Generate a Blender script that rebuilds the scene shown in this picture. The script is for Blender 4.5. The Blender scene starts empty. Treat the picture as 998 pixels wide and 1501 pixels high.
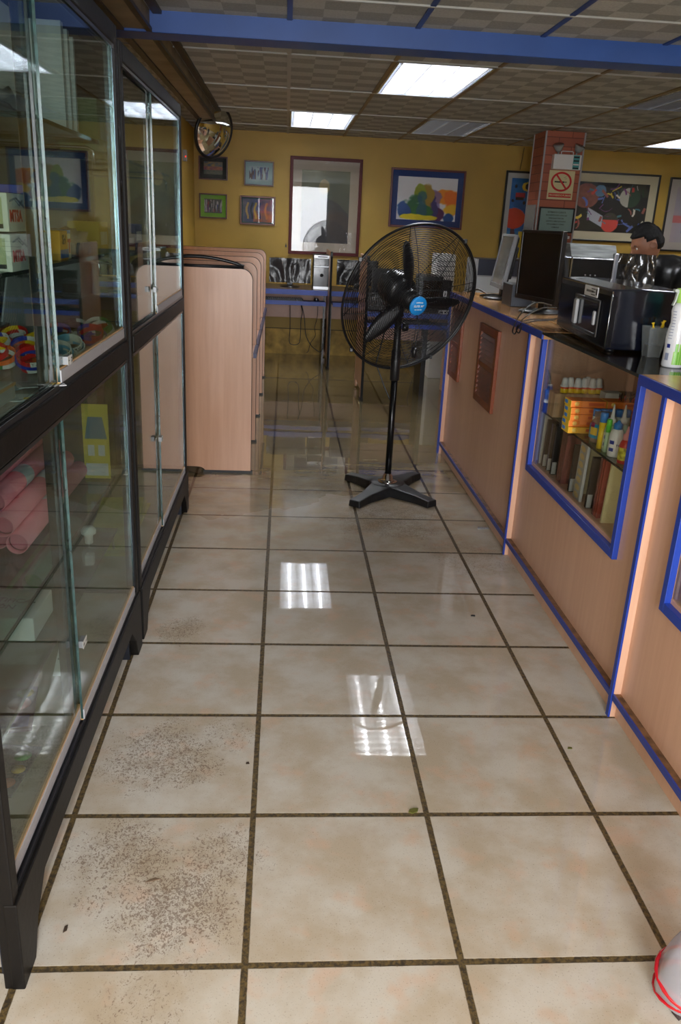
import bpy, bmesh, math, random
from mathutils import Vector, Matrix, noise
R_ = random.Random(7)
S = bpy.context.scene
COL = S.collection
PI = math.pi

# ------------------------------------------------------------------ camera
FPX = 1198.39; YAW = -.0784; PITCH = -.3401; ROLL = .049
CAM = Vector((.0509, -1.2742, 1.4430))
cy, sy, cp, sp = math.cos(YAW), math.sin(YAW), math.cos(PITCH), math.sin(PITCH)
fwd = Vector((-sy*cp, cy*cp, sp)); r0 = Vector((cy, sy, 0)); u0 = r0.cross(fwd)
rgt = r0*math.cos(ROLL) + u0*math.sin(ROLL); up = -r0*math.sin(ROLL) + u0*math.cos(ROLL)
cd = bpy.data.cameras.new('camera'); cam = bpy.data.objects.new('camera', cd); COL.objects.link(cam)
cd.sensor_fit = 'VERTICAL'; cd.sensor_height = 36.0; cd.lens = FPX/1501*36.0
cd.clip_start = .02; cd.clip_end = 60
cam.matrix_world = Matrix(((rgt.x, up.x, -fwd.x, CAM.x), (rgt.y, up.y, -fwd.y, CAM.y), (rgt.z, up.z, -fwd.z, CAM.z), (0, 0, 0, 1)))
S.camera = cam

# ------------------------------------------------------------------ world, lights, exposure
w = bpy.data.worlds.new('world'); S.world = w; w.use_nodes = True
w.node_tree.nodes['Background'].inputs[0].default_value = (.80, .88, 1, 1)
w.node_tree.nodes['Background'].inputs[1].default_value = .6
S.view_settings.view_transform = 'Standard'; S.view_settings.look = 'None'
S.view_settings.gamma = 1.0; S.view_settings.use_curve_mapping = False
S.view_settings.exposure = 0.0
TROFFER_W = 5.0      # W of the tubes in one lit ceiling light

def area(name, loc, direction, sx, sy_, power, color=(1, 1, 1)):
    l = bpy.data.lights.new(name, 'AREA'); l.shape = 'RECTANGLE'; l.size = sx; l.size_y = sy_
    l.energy = power; l.color = color
    o = bpy.data.objects.new(name, l); COL.objects.link(o); o.location = loc
    o.rotation_euler = Vector(direction).to_track_quat('-Z', 'Y').to_euler()
    return o
# daylight from the shop front behind the photographer
area('shopfront_daylight', (.35, -3.3, 1.25), (0, 1, -.10), 1.3, 1.9, 165, (.95, .97, 1))
# the camera's own flash
fl = bpy.data.lights.new('camera_flash', 'POINT'); fl.energy = 38; fl.shadow_soft_size = .02; fl.color = (1, .98, .95)
flo = bpy.data.objects.new('camera_flash', fl); COL.objects.link(flo); flo.location = CAM + rgt*(-.09) + up*.03 + fwd*.03

# ------------------------------------------------------------------ helpers
def at(px, py, ax, val):
    "point where the sight line through a photo pixel meets the plane ax=val"
    d = fwd + rgt*((px-499)/FPX) - up*((py-750.5)/FPX)
    i = 'xyz'.index(ax); return CAM + d*((val-CAM[i])/d[i])
WALL_S = 0.0
WALL_A = math.atan(WALL_S)
def yw(x): return 8.18
def atw(px, py):
    d = fwd + rgt*((px-499)/FPX) - up*((py-750.5)/FPX)
    n = Vector((-WALL_S, 1, 0)); k = 8.18
    return CAM + d*((k-CAM.dot(n))/d.dot(n))

def lin(c):
    c = c/255; return c/12.92 if c <= .04045 else ((c+.055)/1.055)**2.4
def rgb(c): return (lin(c[0]), lin(c[1]), lin(c[2]), 1)
MATS = {}
def mat(name, c=(128, 128, 128), rough=.5, metal=0, coat=0, spec=.5, var=None, bump=None, trans=0, emit=None, ior=1.5):
    """var=(scale, amount[, stretch xyz]) brightness noise, bump=(scale, strength[, stretch])"""
    if name in MATS: return MATS[name]
    m = bpy.data.materials.new(name); m.use_nodes = True; MATS[name] = m
    nt = m.node_tree; b = nt.nodes['Principled BSDF']
    b.inputs['Base Color'].default_value = rgb(c); b.inputs['Roughness'].default_value = rough
    b.inputs['Metallic'].default_value = metal; b.inputs['Coat Weight'].default_value = coat
    b.inputs['Coat Roughness'].default_value = .05
    b.inputs['Specular IOR Level'].default_value = spec; b.inputs['IOR'].default_value = ior
    b.inputs['Transmission Weight'].default_value = trans
    if emit: b.inputs['Emission Color'].default_value = rgb(emit[0]); b.inputs['Emission Strength'].default_value = emit[1]
    def nz(sc, st, det=4):
        tc = nt.nodes.new('ShaderNodeTexCoord'); mp = nt.nodes.new('ShaderNodeMapping'); mp.inputs['Scale'].default_value = st
        n = nt.nodes.new('ShaderNodeTexNoise'); n.inputs['Scale'].default_value = sc; n.inputs['Detail'].default_value = det
        nt.links.new(tc.outputs['Object'], mp.inputs[0]); nt.links.new(mp.outputs[0], n.inputs['Vector']); return n
    if var:
        n = nz(var[0], var[2] if len(var) > 2 else (1, 1, 1)); cr = nt.nodes.new('ShaderNodeValToRGB')
        cr.color_ramp.elements[0].position = .3; cr.color_ramp.elements[1].position = .7
        k = var[1]; lo = [max(0, x*(1-k)) for x in c]; hi = [min(255, x*(1+k)) for x in c]
        cr.color_ramp.elements[0].color = rgb(lo); cr.color_ramp.elements[1].color = rgb(hi)
        nt.links.new(n.outputs['Fac'], cr.inputs[0]); nt.links.new(cr.outputs[0], b.inputs['Base Color'])
    if bump:
        n = nz(bump[0], bump[2] if len(bump) > 2 else (1, 1, 1)); bp = nt.nodes.new('ShaderNodeBump'); bp.inputs['Strength'].default_value = bump[1]
        bp.inputs['Distance'].default_value = .01
        nt.links.new(n.outputs['Fac'], bp.inputs['Height']); nt.links.new(bp.outputs[0], b.inputs['Normal'])
    return m
def wood(name, c, c2, rough=.35, axis='z', scale=14):
    if name in MATS: return MATS[name]
    m = mat(name, c, rough); nt = m.node_tree; b = nt.nodes['Principled BSDF']
    st = {'z': (1, 1, .06), 'y': (1, .06, 1), 'x': (.06, 1, 1)}[axis]
    tc = nt.nodes.new('ShaderNodeTexCoord'); mp = nt.nodes.new('ShaderNodeMapping'); mp.inputs['Scale'].default_value = st
    n = nt.nodes.new('ShaderNodeTexNoise'); n.inputs['Scale'].default_value = scale*3; n.inputs['Detail'].default_value = 6; n.inputs['Roughness'].default_value = .6
    n2 = nt.nodes.new('ShaderNodeTexNoise'); n2.inputs['Scale'].default_value = scale/4; n2.inputs['Detail'].default_value = 2
    ad = nt.nodes.new('ShaderNodeMath'); ad.operation = 'ADD'; ml = nt.nodes.new('ShaderNodeMath'); ml.operation = 'MULTIPLY'; ml.inputs[1].default_value = .5
    cr = nt.nodes.new('ShaderNodeValToRGB'); cr.color_ramp.elements[0].position = .38; cr.color_ramp.elements[1].position = .62
    cr.color_ramp.elements[0].color = rgb(c2); cr.color_ramp.elements[1].color = rgb(c)
    nt.links.new(tc.outputs['Object'], mp.inputs[0]); nt.links.new(mp.outputs[0], n.inputs['Vector']); nt.links.new(mp.outputs[0], n2.inputs['Vector'])
    nt.links.new(n.outputs['Fac'], ad.inputs[0]); nt.links.new(n2.outputs['Fac'], ad.inputs[1]); nt.links.new(ad.outputs[0], ml.inputs[0])
    nt.links.new(ml.outputs[0], cr.inputs[0]); nt.links.new(cr.outputs[0], b.inputs['Base Color'])
    return m
def glass(name, tint=(235, 245, 240), rough=.01, f0=.05, bumpy=None, haze=0):
    "thin clear sheet: lets light through, reflects by the angle (Schlick)"
    if name in MATS: return MATS[name]
    m = bpy.data.materials.new(name); m.use_nodes = True; MATS[name] = m; nt = m.node_tree
    for n in list(nt.nodes): nt.nodes.remove(n)
    N = nt.nodes.new; L = nt.links.new
    out = N('ShaderNodeOutputMaterial'); tr = N('ShaderNodeBsdfTransparent'); gl = N('ShaderNodeBsdfGlossy'); mx = N('ShaderNodeMixShader')
    tr.inputs[0].default_value = rgb(tint); gl.inputs['Roughness'].default_value = rough
    ge = N('ShaderNodeNewGeometry'); dt = N('ShaderNodeVectorMath'); dt.operation = 'DOT_PRODUCT'
    L(ge.outputs['Incoming'], dt.inputs[0]); L(ge.outputs['Normal'], dt.inputs[1])
    def M(op, a, bb):
        q = N('ShaderNodeMath'); q.operation = op
        for i, x in enumerate((a, bb)):
            if x is None: continue
            if isinstance(x, (int, float)): q.inputs[i].default_value = x
            else: L(x, q.inputs[i])
        return q.outputs[0]
    ab = M('ABSOLUTE', dt.outputs['Value'], None); inv = M('SUBTRACT', 1.0, ab); p5 = M('POWER', inv, 5.0)
    fr = M('ADD', M('MULTIPLY', p5, 1-f0), f0)
    if bumpy:
        tc = N('ShaderNodeTexCoord'); nz = N('ShaderNodeTexNoise'); nz.inputs['Scale'].default_value = bumpy[0]; nz.inputs['Detail'].default_value = 3
        nz.inputs['Distortion'].default_value = 1.5
        bp = N('ShaderNodeBump'); bp.inputs['Strength'].default_value = bumpy[1]; bp.inputs['Distance'].default_value = .02
        L(tc.outputs['Object'], nz.inputs['Vector']); L(nz.outputs['Fac'], bp.inputs['Height']); L(bp.outputs[0], gl.inputs['Normal'])
    L(fr, mx.inputs[0]); L(tr.outputs[0], mx.inputs[1]); L(gl.outputs[0], mx.inputs[2])
    o = mx.outputs[0]
    if haze:
        df = N('ShaderNodeBsdfDiffuse'); df.inputs[0].default_value = rgb(tint); m2 = N('ShaderNodeMixShader'); m2.inputs[0].default_value = haze
        L(o, m2.inputs[1]); L(df.outputs[0], m2.inputs[2]); o = m2.outputs[0]
    L(o, out.inputs[0]); return m
def vcol(name='printed_art', rough=.5, coat=0):
    if name in MATS: return MATS[name]
    m = mat(name, (200, 200, 200), rough, coat=coat); nt = m.node_tree
    a = nt.nodes.new('ShaderNodeAttribute'); a.attribute_name = 'ink'
    nt.links.new(a.outputs['Color'], nt.nodes['Principled BSDF'].inputs['Base Color']); return m

class MB:
    def __init__(s, M=None): s.v = []; s.f = []; s.mi = []; s.sm = []; s.M = M or Matrix.Identity(4)
    def add(s, vs, fs, mi=0, smooth=False):
        n = len(s.v); s.v += [s.M @ Vector(p) for p in vs]
        for f in fs: s.f.append([i+n for i in f]); s.mi.append(mi); s.sm.append(smooth)
        return s
    def box(s, x0, y0, z0, x1, y1, z1, mi=0):
        if x0 > x1: x0, x1 = x1, x0
        if y0 > y1: y0, y1 = y1, y0
        if z0 > z1: z0, z1 = z1, z0
        return s.add([(x0, y0, z0), (x1, y0, z0), (x1, y1, z0), (x0, y1, z0), (x0, y0, z1), (x1, y0, z1), (x1, y1, z1), (x0, y1, z1)],
              [(0, 3, 2, 1), (4, 5, 6, 7), (0, 1, 5, 4), (1, 2, 6, 5), (2, 3, 7, 6), (3, 0, 4, 7)], mi)
    def cbox(s, c, sz, mi=0): return s.box(c[0]-sz[0]/2, c[1]-sz[1]/2, c[2]-sz[2]/2, c[0]+sz[0]/2, c[1]+sz[1]/2, c[2]+sz[2]/2, mi)
    def prism(s, poly, ax, a, b, mi=0, smooth=False):
        n = len(poly)
        def m3(p, t):
            return {'x': (t, p[0], p[1]), 'y': (p[0], t, p[1]), 'z': (p[0], p[1], t)}[ax]
        vs = [m3(p, a) for p in poly]+[m3(p, b) for p in poly]
        s.add(vs, [list(range(n))[::-1], list(range(n, 2*n))], mi)
        k = len(s.v)-2*n
        for i in range(n): s.f.append([k+i, k+(i+1) % n, k+n+(i+1) % n, k+n+i]); s.mi.append(mi); s.sm.append(smooth)
        return s
    def tube(s, pts, r, seg=8, closed=False, mi=0, smooth=True):
        pts = [Vector(p) for p in pts]; n = len(pts); vs = []; prev = None
        for i, p in enumerate(pts):
            a = pts[(i-1) % n] if (closed or i > 0) else p; b = pts[(i+1) % n] if (closed or i < n-1) else p
            t = (b-a).normalized() if (b-a).length > 0 else Vector((0, 0, 1))
            if prev is None: nn = t.orthogonal().normalized()
            else: nn = (prev - t*prev.dot(t)); nn = nn.normalized() if nn.length > 1e-6 else t.orthogonal().normalized()
            prev = nn; bb = t.cross(nn); rr = r[i] if isinstance(r, (list, tuple)) else r
            for k in range(seg):
                q = 2*PI*k/seg; vs.append(p+nn*(math.cos(q)*rr)+bb*(math.sin(q)*rr))
        fs = []
        for i in range(n if closed else n-1):
            j = (i+1) % n
            for k in range(seg): fs.append([i*seg+k, i*seg+(k+1) % seg, j*seg+(k+1) % seg, j*seg+k])
        s.add(vs, fs, mi, smooth)
        if not closed:
            s.add(vs[:seg], [list(range(seg))[::-1]], mi); s.add(vs[-seg:], [list(range(seg))], mi)
        return s
    def lathe(s, prof, o=(0, 0, 0), axis=(0, 0, 1), seg=24, mi=0, smooth=True, mis=None):
        "prof: list of (radius, height)"
        a = Vector(axis).normalized(); u = a.orthogonal().normalized(); v = a.cross(u); o = Vector(o); vs = []
        for r, h in prof:
            for k in range(seg):
                q = 2*PI*k/seg; vs.append(o+a*h+u*(math.cos(q)*r)+v*(math.sin(q)*r))
        n = len(s.v); s.v += [s.M @ p for p in vs]
        for i in range(len(prof)-1):
            for k in range(seg):
                s.f.append([n+i*seg+k, n+i*seg+(k+1) % seg, n+(i+1)*seg+(k+1) % seg, n+(i+1)*seg+k]); s.mi.append(mis[i] if mis else mi); s.sm.append(smooth)
        if prof[0][0] > 1e-5: s.f.append([n+k for k in range(seg)][::-1]); s.mi.append(mis[0] if mis else mi); s.sm.append(False)
        m = n+(len(prof)-1)*seg
        if prof[-1][0] > 1e-5: s.f.append([m+k for k in range(seg)]); s.mi.append(mis[-1] if mis else mi); s.sm.append(False)
        return s
    def text(s, body, size, M, mi=0, align='CENTER', depth=.0004, bold=0):
        c = bpy.data.curves.new('t', 'FONT'); c.body = body; c.size = size; c.align_x = align; c.align_y = 'CENTER'; c.extrude = depth; c.resolution_u = 2; c.offset = bold
        o = bpy.data.objects.new('t', c); COL.objects.link(o); dg = bpy.context.evaluated_depsgraph_get(); me = bpy.data.meshes.new_from_object(o.evaluated_get(dg))
        s.add([M @ v.co for v in me.vertices], [list(p.vertices) for p in me.polygons], mi)
        bpy.data.objects.remove(o); bpy.data.curves.remove(c); bpy.data.meshes.remove(me); return s
    def build(s, name, mats, parent=None, label=None, bevel=0, world=False, bseg=2, kind=None, recalc=True):
        off = Vector((0, 0, 0))
        if world and parent is not None: off = parent.location
        me = bpy.data.meshes.new(name); me.from_pydata([tuple(p-off) for p in s.v], [], s.f)
        if not isinstance(mats, (list, tuple)): mats = [mats]
        for m in mats: me.materials.append(m)
        me.polygons.foreach_set('material_index', s.mi); me.polygons.foreach_set('use_smooth', s.sm)
        if recalc:
            bm = bmesh.new(); bm.from_mesh(me); bmesh.ops.remove_doubles(bm, verts=bm.verts, dist=1e-6) if any(s.sm) else None
            bmesh.ops.recalc_face_normals(bm, faces=bm.faces); bm.to_mesh(me); bm.free()
        me.update()
        o = bpy.data.objects.new(name, me); COL.objects.link(o)
        if parent is not None: o.parent = parent
        if label: o['label'] = label
        if kind: o['kind'] = kind
        if bevel:
            b = o.modifiers.new('bevel', 'BEVEL'); b.width = bevel; b.segments = bseg; b.limit_method = 'ANGLE'; b.angle_limit = .7; b.harden_normals = False
        return o
def ZR(a): return Matrix.Rotation(a, 4, 'Z')
def T(x, y=None, z=None): return Matrix.Translation(Vector((x, y, z)) if y is not None else Vector(x))
FACE_Y = Matrix.Rotation(PI/2, 4, 'X')                 # text that reads when seen from -y
FACE_X = Matrix.Rotation(-PI/2, 4, 'Z') @ FACE_Y       # text that reads when seen from -x
FACE_PX = Matrix.Rotation(PI/2, 4, 'Z') @ FACE_Y       # text that reads when seen from +x
def thing(name, label, cat, loc=(0, 0, 0), rot=0, group=None):
    o = bpy.data.objects.new(name, None); COL.objects.link(o); o.location = loc; o.rotation_euler = (0, 0, rot) if isinstance(rot, (int, float)) else rot
    o.empty_display_size = .05; return tag(o, label, cat, group)
def tag(o, label, cat, group=None):
    o['label'] = label; o['category'] = cat
    if group: o['group'] = group
    return o
def struct(o): o['kind'] = 'structure'; return o
def origin(o, loc):
    "move a mesh object's origin to loc, keeping it in place"
    loc = Vector(loc); o.data.transform(Matrix.Translation(-loc)); o.location = loc; return o
def copy_thing(o, loc=None, rot=None, label=None, parent=None):
    c = o.copy(); COL.objects.link(c); c.parent = parent
    for ch in o.children: copy_thing(ch, parent=c)
    if loc is not None: c.location = loc
    if rot is not None: c.rotation_euler = (0, 0, rot) if isinstance(rot, (int, float)) else rot
    if label: c['label'] = label
    return c
def art(name, w, h, nx, ny, fn, parent, loc, matl=None, axis='y', label=None):
    "flat printed sheet; fn(u, v) gives an sRGB colour"
    vs = []; cols = []
    for j in range(ny+1):
        for i in range(nx+1):
            u = i/nx; v = j/ny; vs.append((u*w, 0, v*h) if axis == 'y' else (0, -u*w, v*h)); cols.append(rgb(fn(u, v)))
    fs = [(j*(nx+1)+i, j*(nx+1)+i+1, (j+1)*(nx+1)+i+1, (j+1)*(nx+1)+i) for j in range(ny) for i in range(nx)]
    me = bpy.data.meshes.new(name); me.from_pydata(vs, [], fs); ca = me.color_attributes.new('ink', 'FLOAT_COLOR', 'POINT')
    ca.data.foreach_set('color', [x for c in cols for x in c]); me.materials.append(matl or vcol())
    o = bpy.data.objects.new(name, me); COL.objects.link(o); o.parent = parent; o.location = loc
    if label: o['label'] = label
    return o
def fn2(x, y, s=0): return noise.noise(Vector((x, y, s)))*.5+.5
def mixc(a, b, t):
    t = max(0, min(1, t)); return tuple(a[i]*(1-t)+b[i]*t for i in range(3))

# ------------------------------------------------------------------ materials
BLUE = mat('blue_edge_paint', (32, 62, 158), .35, spec=.5)
BEAMBLUE = mat('blue_beam_paint', (40, 76, 142), .45, var=(3, .06))
LAM = wood('peach_wood_laminate', (226, 184, 156), (214, 168, 140), .3, 'z', 14)
LAMY = wood('worktop_laminate', (196, 150, 100), (180, 132, 84), .2, 'y', 10)
LAMD = wood('partition_laminate', (204, 158, 128), (190, 144, 114), .28, 'z', 12)
BLK = mat('black_plastic', (20, 20, 22), .35)
BLKG = mat('black_gloss_plastic', (12, 12, 16), .12, coat=.5)
NAVY = mat('navy_black_gloss', (14, 17, 30), .14, coat=.4)
DKMETAL = mat('dark_brown_metal', (13, 11, 10), .5, spec=.25, var=(8, .15), bump=(60, .06))
DKBLUE = mat('worn_blue_black_metal', (34, 38, 48), .4, metal=.4, var=(20, .25), bump=(40, .1))
STEEL = mat('brushed_steel', (190, 195, 200), .25, metal=1)
CHROME = mat('chrome', (220, 220, 225), .08, metal=1)
GREY = mat('grey_plastic', (120, 122, 126), .4)
LGREY = mat('light_grey_plastic', (170, 172, 176), .4)
WHITE = mat('white_plastic', (225, 225, 225), .35)
PAPER = mat('white_paper', (226, 226, 226), .75)
REDW = mat('dark_red_wood', (74, 26, 22), .3, var=(30, .2, (1, 1, .1)))
BRNW = wood('louvre_wood', (138, 68, 36), (110, 52, 28), .3, 'z', 14)
GLASS = glass('clear_glass')
GLASSG = mat('green_glass_edge', (34, 58, 56), .12, coat=.3, var=(30, .35, (1, 1, 1.5)))
INK = mat('black_ink', (22, 22, 26), .6)
RED = mat('red_plastic', (200, 24, 26), .3)
YEL = mat('yellow_plastic', (232, 196, 30), .35)
GRN = mat('green_plastic', (90, 196, 60), .35)
LBLUE = mat('light_blue_plastic', (50, 130, 210), .35)
ORANGE = mat('orange_card', (236, 128, 40), .45)
CREAM = mat('cream_board', (226, 214, 164), .6)
# ------------------------------------------------------------------ room shell
H = 2.30; TL = .45
XL, XR, YF = -.94, 5.6, -3.5
def floor_material():
    m = mat('wet_floor_tiles', (200, 184, 160), .4); nt = m.node_tree; N = nt.nodes.new; L = nt.links.new; b = nt.nodes['Principled BSDF']
    def M(op, a, bb=None, c=None, clamp=False):
        q = N('ShaderNodeMath'); q.operation = op; q.use_clamp = clamp
        for i, x in enumerate((a, bb, c)):
            if x is None: continue
            if isinstance(x, (int, float)): q.inputs[i].default_value = x
            else: L(x, q.inputs[i])
        return q.outputs[0]
    def mix(f, a, bb):
        q = N('ShaderNodeMix'); q.data_type = 'RGBA'
        for i, x in ((0, f), (6, a), (7, bb)):
            if isinstance(x, tuple): q.inputs[i].default_value = x
            elif isinstance(x, (int, float)): q.inputs[i].default_value = x
            else: L(x, q.inputs[i])
        return q.outputs[2]
    def step(x, a, bb):
        q = N('ShaderNodeMapRange'); q.interpolation_type = 'SMOOTHSTEP'; L(x, q.inputs[0]); q.inputs[1].default_value = a; q.inputs[2].default_value = bb; return q.outputs[0]
    tc = N('ShaderNodeTexCoord'); sep = N('ShaderNodeSeparateXYZ'); L(tc.outputs['Object'], sep.inputs[0])
    def noise_(sc, det=3, rough=.5, sc3=None, dist=0):
        n = N('ShaderNodeTexNoise'); n.inputs['Scale'].default_value = sc; n.inputs['Detail'].default_value = det; n.inputs['Roughness'].default_value = rough; n.inputs['Distortion'].default_value = dist
        if sc3:
            mp = N('ShaderNodeMapping'); mp.inputs['Scale'].default_value = sc3; L(tc.outputs['Object'], mp.inputs[0]); L(mp.outputs[0], n.inputs['Vector'])
        else: L(tc.outputs['Object'], n.inputs['Vector'])
        return n.outputs['Fac']
    X, Y = sep.outputs[0], sep.outputs[1]
    def edge(v):
        f = M('FRACT', M('ADD', M('DIVIDE', v, TL), 100.0)); return M('MULTIPLY', M('MINIMUM', f, M('SUBTRACT', 1.0, f)), TL)
    e = M('MINIMUM', edge(X), edge(Y)); e = M('ADD', e, M('MULTIPLY', M('SUBTRACT', noise_(60, 2), .5), .0018))
    tile = step(e, .0062, .0085)
    # tile body colour
    a = mix(step(noise_(5, 4, .6), .35, .65), rgb((184, 170, 149)), rgb((202, 196, 185)))
    a = mix(M('MULTIPLY', step(noise_(9, 3, .6, (1, 1, 1)), .52, .72), .55), a, rgb((206, 172, 146)))
    a = mix(M('MULTIPLY', step(noise_(260, 2, .6), .60, .72), .5), a, rgb((120, 100, 78)))
    # dried mud specks and scuffs
    wob = noise_(7, 4, .6)
    def blob(cx, cy_, r, k):
        dx = M('MULTIPLY', M('SUBTRACT', X, cx), 1.0); dy = M('SUBTRACT', Y, cy_)
        d = M('SQRT', M('ADD', M('MULTIPLY', dx, dx), M('MULTIPLY', dy, dy)))
        d = M('ADD', d, M('MULTIPLY', M('SUBTRACT', wob, .5), r*1.5))
        return M('MULTIPLY', M('SUBTRACT', 1.0, step(d, r*.3, r)), k)
    reg = None
    for q in ((-.16, .14, .19, 1), (-.30, .30, .20, .8), (-.08, .30, .16, .7), (-.26, .70, .24, .8), (-.10, .80, .15, .4), (.62, 2.72, .45, .85), (.30, 3.2, .4, .7), (-.2, -.12, .15, .35), (.95, 2.2, .35, .4), (-.3, 1.45, .15, .7)):
        bb = blob(*q); reg = bb if reg is None else M('MAXIMUM', reg, bb)
    sp_ = noise_(150, 2, .6, (1, .8, 1), 1.2)
    speck = M('MULTIPLY', step(M('ADD', sp_, M('MULTIPLY', reg, .17)), .655, .70), step(reg, .05, .4))
    # keep the specks inside their own tiles (the mud was dragged tile by tile)
    smear = M('MULTIPLY', M('MULTIPLY', reg, step(noise_(22, 4, .65), .40, .66)), .36)
    a = mix(smear, a, rgb((122, 96, 64)))
    a = mix(M('MULTIPLY', speck, .62), a, rgb((96, 68, 48)))
    grout = mix(step(noise_(90, 4, .7), .38, .62), rgb((60, 52, 42)), rgb((110, 92, 58)))
    a_tile = a
    # standing water: muddy film over the far floor; its dimmer light is painted in too
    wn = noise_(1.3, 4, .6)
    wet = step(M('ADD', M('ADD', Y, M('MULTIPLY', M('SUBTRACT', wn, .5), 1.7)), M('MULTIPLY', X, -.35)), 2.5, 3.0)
    far_shade = step(M('ADD', M('ADD', Y, M('MULTIPLY', X, -.3)), M('MULTIPLY', M('SUBTRACT', wn, .5), 1.0)), 1.2, 4.2)  # weaker light on the far floor, painted as darkening along with the muddy water
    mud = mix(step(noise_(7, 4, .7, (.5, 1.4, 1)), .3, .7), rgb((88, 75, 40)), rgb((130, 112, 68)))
    col = mix(M('MULTIPLY', M('ADD', M('MULTIPLY', far_shade, .80), M('MULTIPLY', wet, .10)), 1.0), a_tile, mud)
    wgr = mix(M('MULTIPLY', far_shade, .85), grout, rgb((34, 27, 13))); col = mix(tile, wgr, col)
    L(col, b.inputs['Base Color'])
    rough = M('ADD', .5, M('MULTIPLY', wet, -.3)); L(rough, b.inputs['Roughness'])
    b.inputs['Specular IOR Level'].default_value = .3
    b.inputs['Coat IOR'].default_value = 1.45
    cw = M('MULTIPLY', M('ADD', M('MULTIPLY', tile, .75), M('MULTIPLY', wet, .85), None, True), M('SUBTRACT', 1.0, M('MULTIPLY', speck, .6)))
    cwm = N('ShaderNodeMath'); cwm.operation = 'MINIMUM'; L(cw, cwm.inputs[0]); cwm.inputs[1].default_value = 1.0
    L(cwm.outputs[0], b.inputs['Coat Weight'])
    crn = M('ADD', .018, M('MULTIPLY', wet, -.010)); L(crn, b.inputs['Coat Roughness'])
    bp = N('ShaderNodeBump'); bp.inputs['Strength'].default_value = .5; bp.inputs['Distance'].default_value = .003
    hgt = M('ADD', M('MULTIPLY', tile, M('SUBTRACT', 1.0, M('MULTIPLY', wet, .8))), M('MULTIPLY', noise_(35, 3), .12)); L(hgt, bp.inputs['Height']); L(bp.outputs[0], b.inputs['Normal'])
    b2 = N('ShaderNodeBump'); b2.inputs['Strength'].default_value = .035; b2.inputs['Distance'].default_value = .01
    L(M('MULTIPLY', noise_(5, 2, .5, (1, 1.6, 1)), M('ADD', .35, M('MULTIPLY', wet, .65))), b2.inputs['Height']); L(b2.outputs[0], b.inputs['Coat Normal'])
    return m
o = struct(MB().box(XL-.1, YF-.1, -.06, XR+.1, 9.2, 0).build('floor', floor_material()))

def ceiling_material():
    m = mat('basket_weave_ceiling_tile', (120, 114, 100), .85); nt = m.node_tree; b = nt.nodes['Principled BSDF']; N = nt.nodes.new; L = nt.links.new
    tc = N('ShaderNodeTexCoord'); mp = N('ShaderNodeMapping'); mp.inputs['Location'].default_value = (-.045, -.12, 0); L(tc.outputs['Object'], mp.inputs[0])
    ck = N('ShaderNodeTexChecker'); ck.inputs['Scale'].default_value = 1/.147; L(mp.outputs[0], ck.inputs['Vector'])
    w1 = N('ShaderNodeTexWave'); w1.inputs['Scale'].default_value = 55; w1.bands_direction = 'Y'; w1.inputs['Distortion'].default_value = .6; L(tc.outputs['Object'], w1.inputs['Vector'])
    n = N('ShaderNodeTexNoise'); n.inputs['Scale'].default_value = 120; n.inputs['Detail'].default_value = 3; L(tc.outputs['Object'], n.inputs['Vector'])
    a = N('ShaderNodeMix'); a.data_type = 'RGBA'; a.inputs[6].default_value = rgb((196, 196, 188)); a.inputs[7].default_value = rgb((160, 160, 152)); L(ck.outputs['Fac'], a.inputs[0])
    c = N('ShaderNodeMix'); c.data_type = 'RGBA'; c.inputs[7].default_value = rgb((146, 146, 138)); L(a.outputs[2], c.inputs[6])
    f = N('ShaderNodeMath'); f.operation = 'MULTIPLY'; L(w1.outputs['Fac'], f.inputs[0]); f.inputs[1].default_value = .45; L(f.outputs[0], c.inputs[0])
    d = N('ShaderNodeMix'); d.data_type = 'RGBA'; d.blend_type = 'MULTIPLY'; d.inputs[0].default_value = .5; L(c.outputs[2], d.inputs[6]); L(n.outputs['Fac'], d.inputs[7])
    e = N('ShaderNodeMix'); e.data_type = 'RGBA'; e.blend_type = 'ADD'; e.inputs[0].default_value = .12; L(d.outputs[2], e.inputs[6]); L(c.outputs[2], e.inputs[7])
    L(e.outputs[2], b.inputs['Base Color']); return m
CX0, CDX, CY0, CDY = .045, .588, 1.35, 1.23
LIGHTS = [(1, 2, 1.0), (0, 4, 1.0), (2, 4, 0.0), (6, 4, 1.0), (4, 2, 0.0), (3, 0, 1.0), (5, 1, 1.0)]     # grid column, row, lit; the last two are fill, added out of view
cells = {(c, r) for c, r, _ in LIGHTS}
cm = MB()
for c in range(-3, 10):
    for r in range(-5, 7):
        if (c, r) in cells: continue
        x0 = max(XL, CX0+c*CDX); x1 = min(XR, CX0+(c+1)*CDX); y0 = max(YF, CY0+r*CDY); y1 = min(9.0, CY0+(r+1)*CDY)
        if x1 > x0 and y1 > y0: cm.box(x0, y0, H+.004, x1, y1, H+.02)
cm.box(XL-.1, YF-.1, H+.16, XR+.1, 9.2, H+.2)
struct(cm.build('ceiling', ceiling_material()))
BAR_W = mat('white_ceiling_bar', (160, 158, 150), .4); BAR_Y = mat('mustard_ceiling_bar', (128, 104, 60), .45); BAR_B = mat('blue_ceiling_bar', (34, 60, 120), .4)
tb = MB()
for c in range(-3, 11):
    x = CX0+c*CDX
    if x < XL or x > XR: continue
    tb.box(x-.012, YF, H-.002, x+.012, 3.0, H+.012, 2)
    tb.box(x-.012, 3.15, H-.002, x+.012, 8.9, H+.012, 0 if c == 0 else 1)
for r in range(-4, 7):
    y = CY0+r*CDY
    if y < YF or y > 8.9: continue
    tb.box(XL, y-.010, H-.0035, XR, y+.010, H+.010, 0)
struct(tb.build('trim_1', [BAR_W, BAR_Y, BAR_B]))
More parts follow.
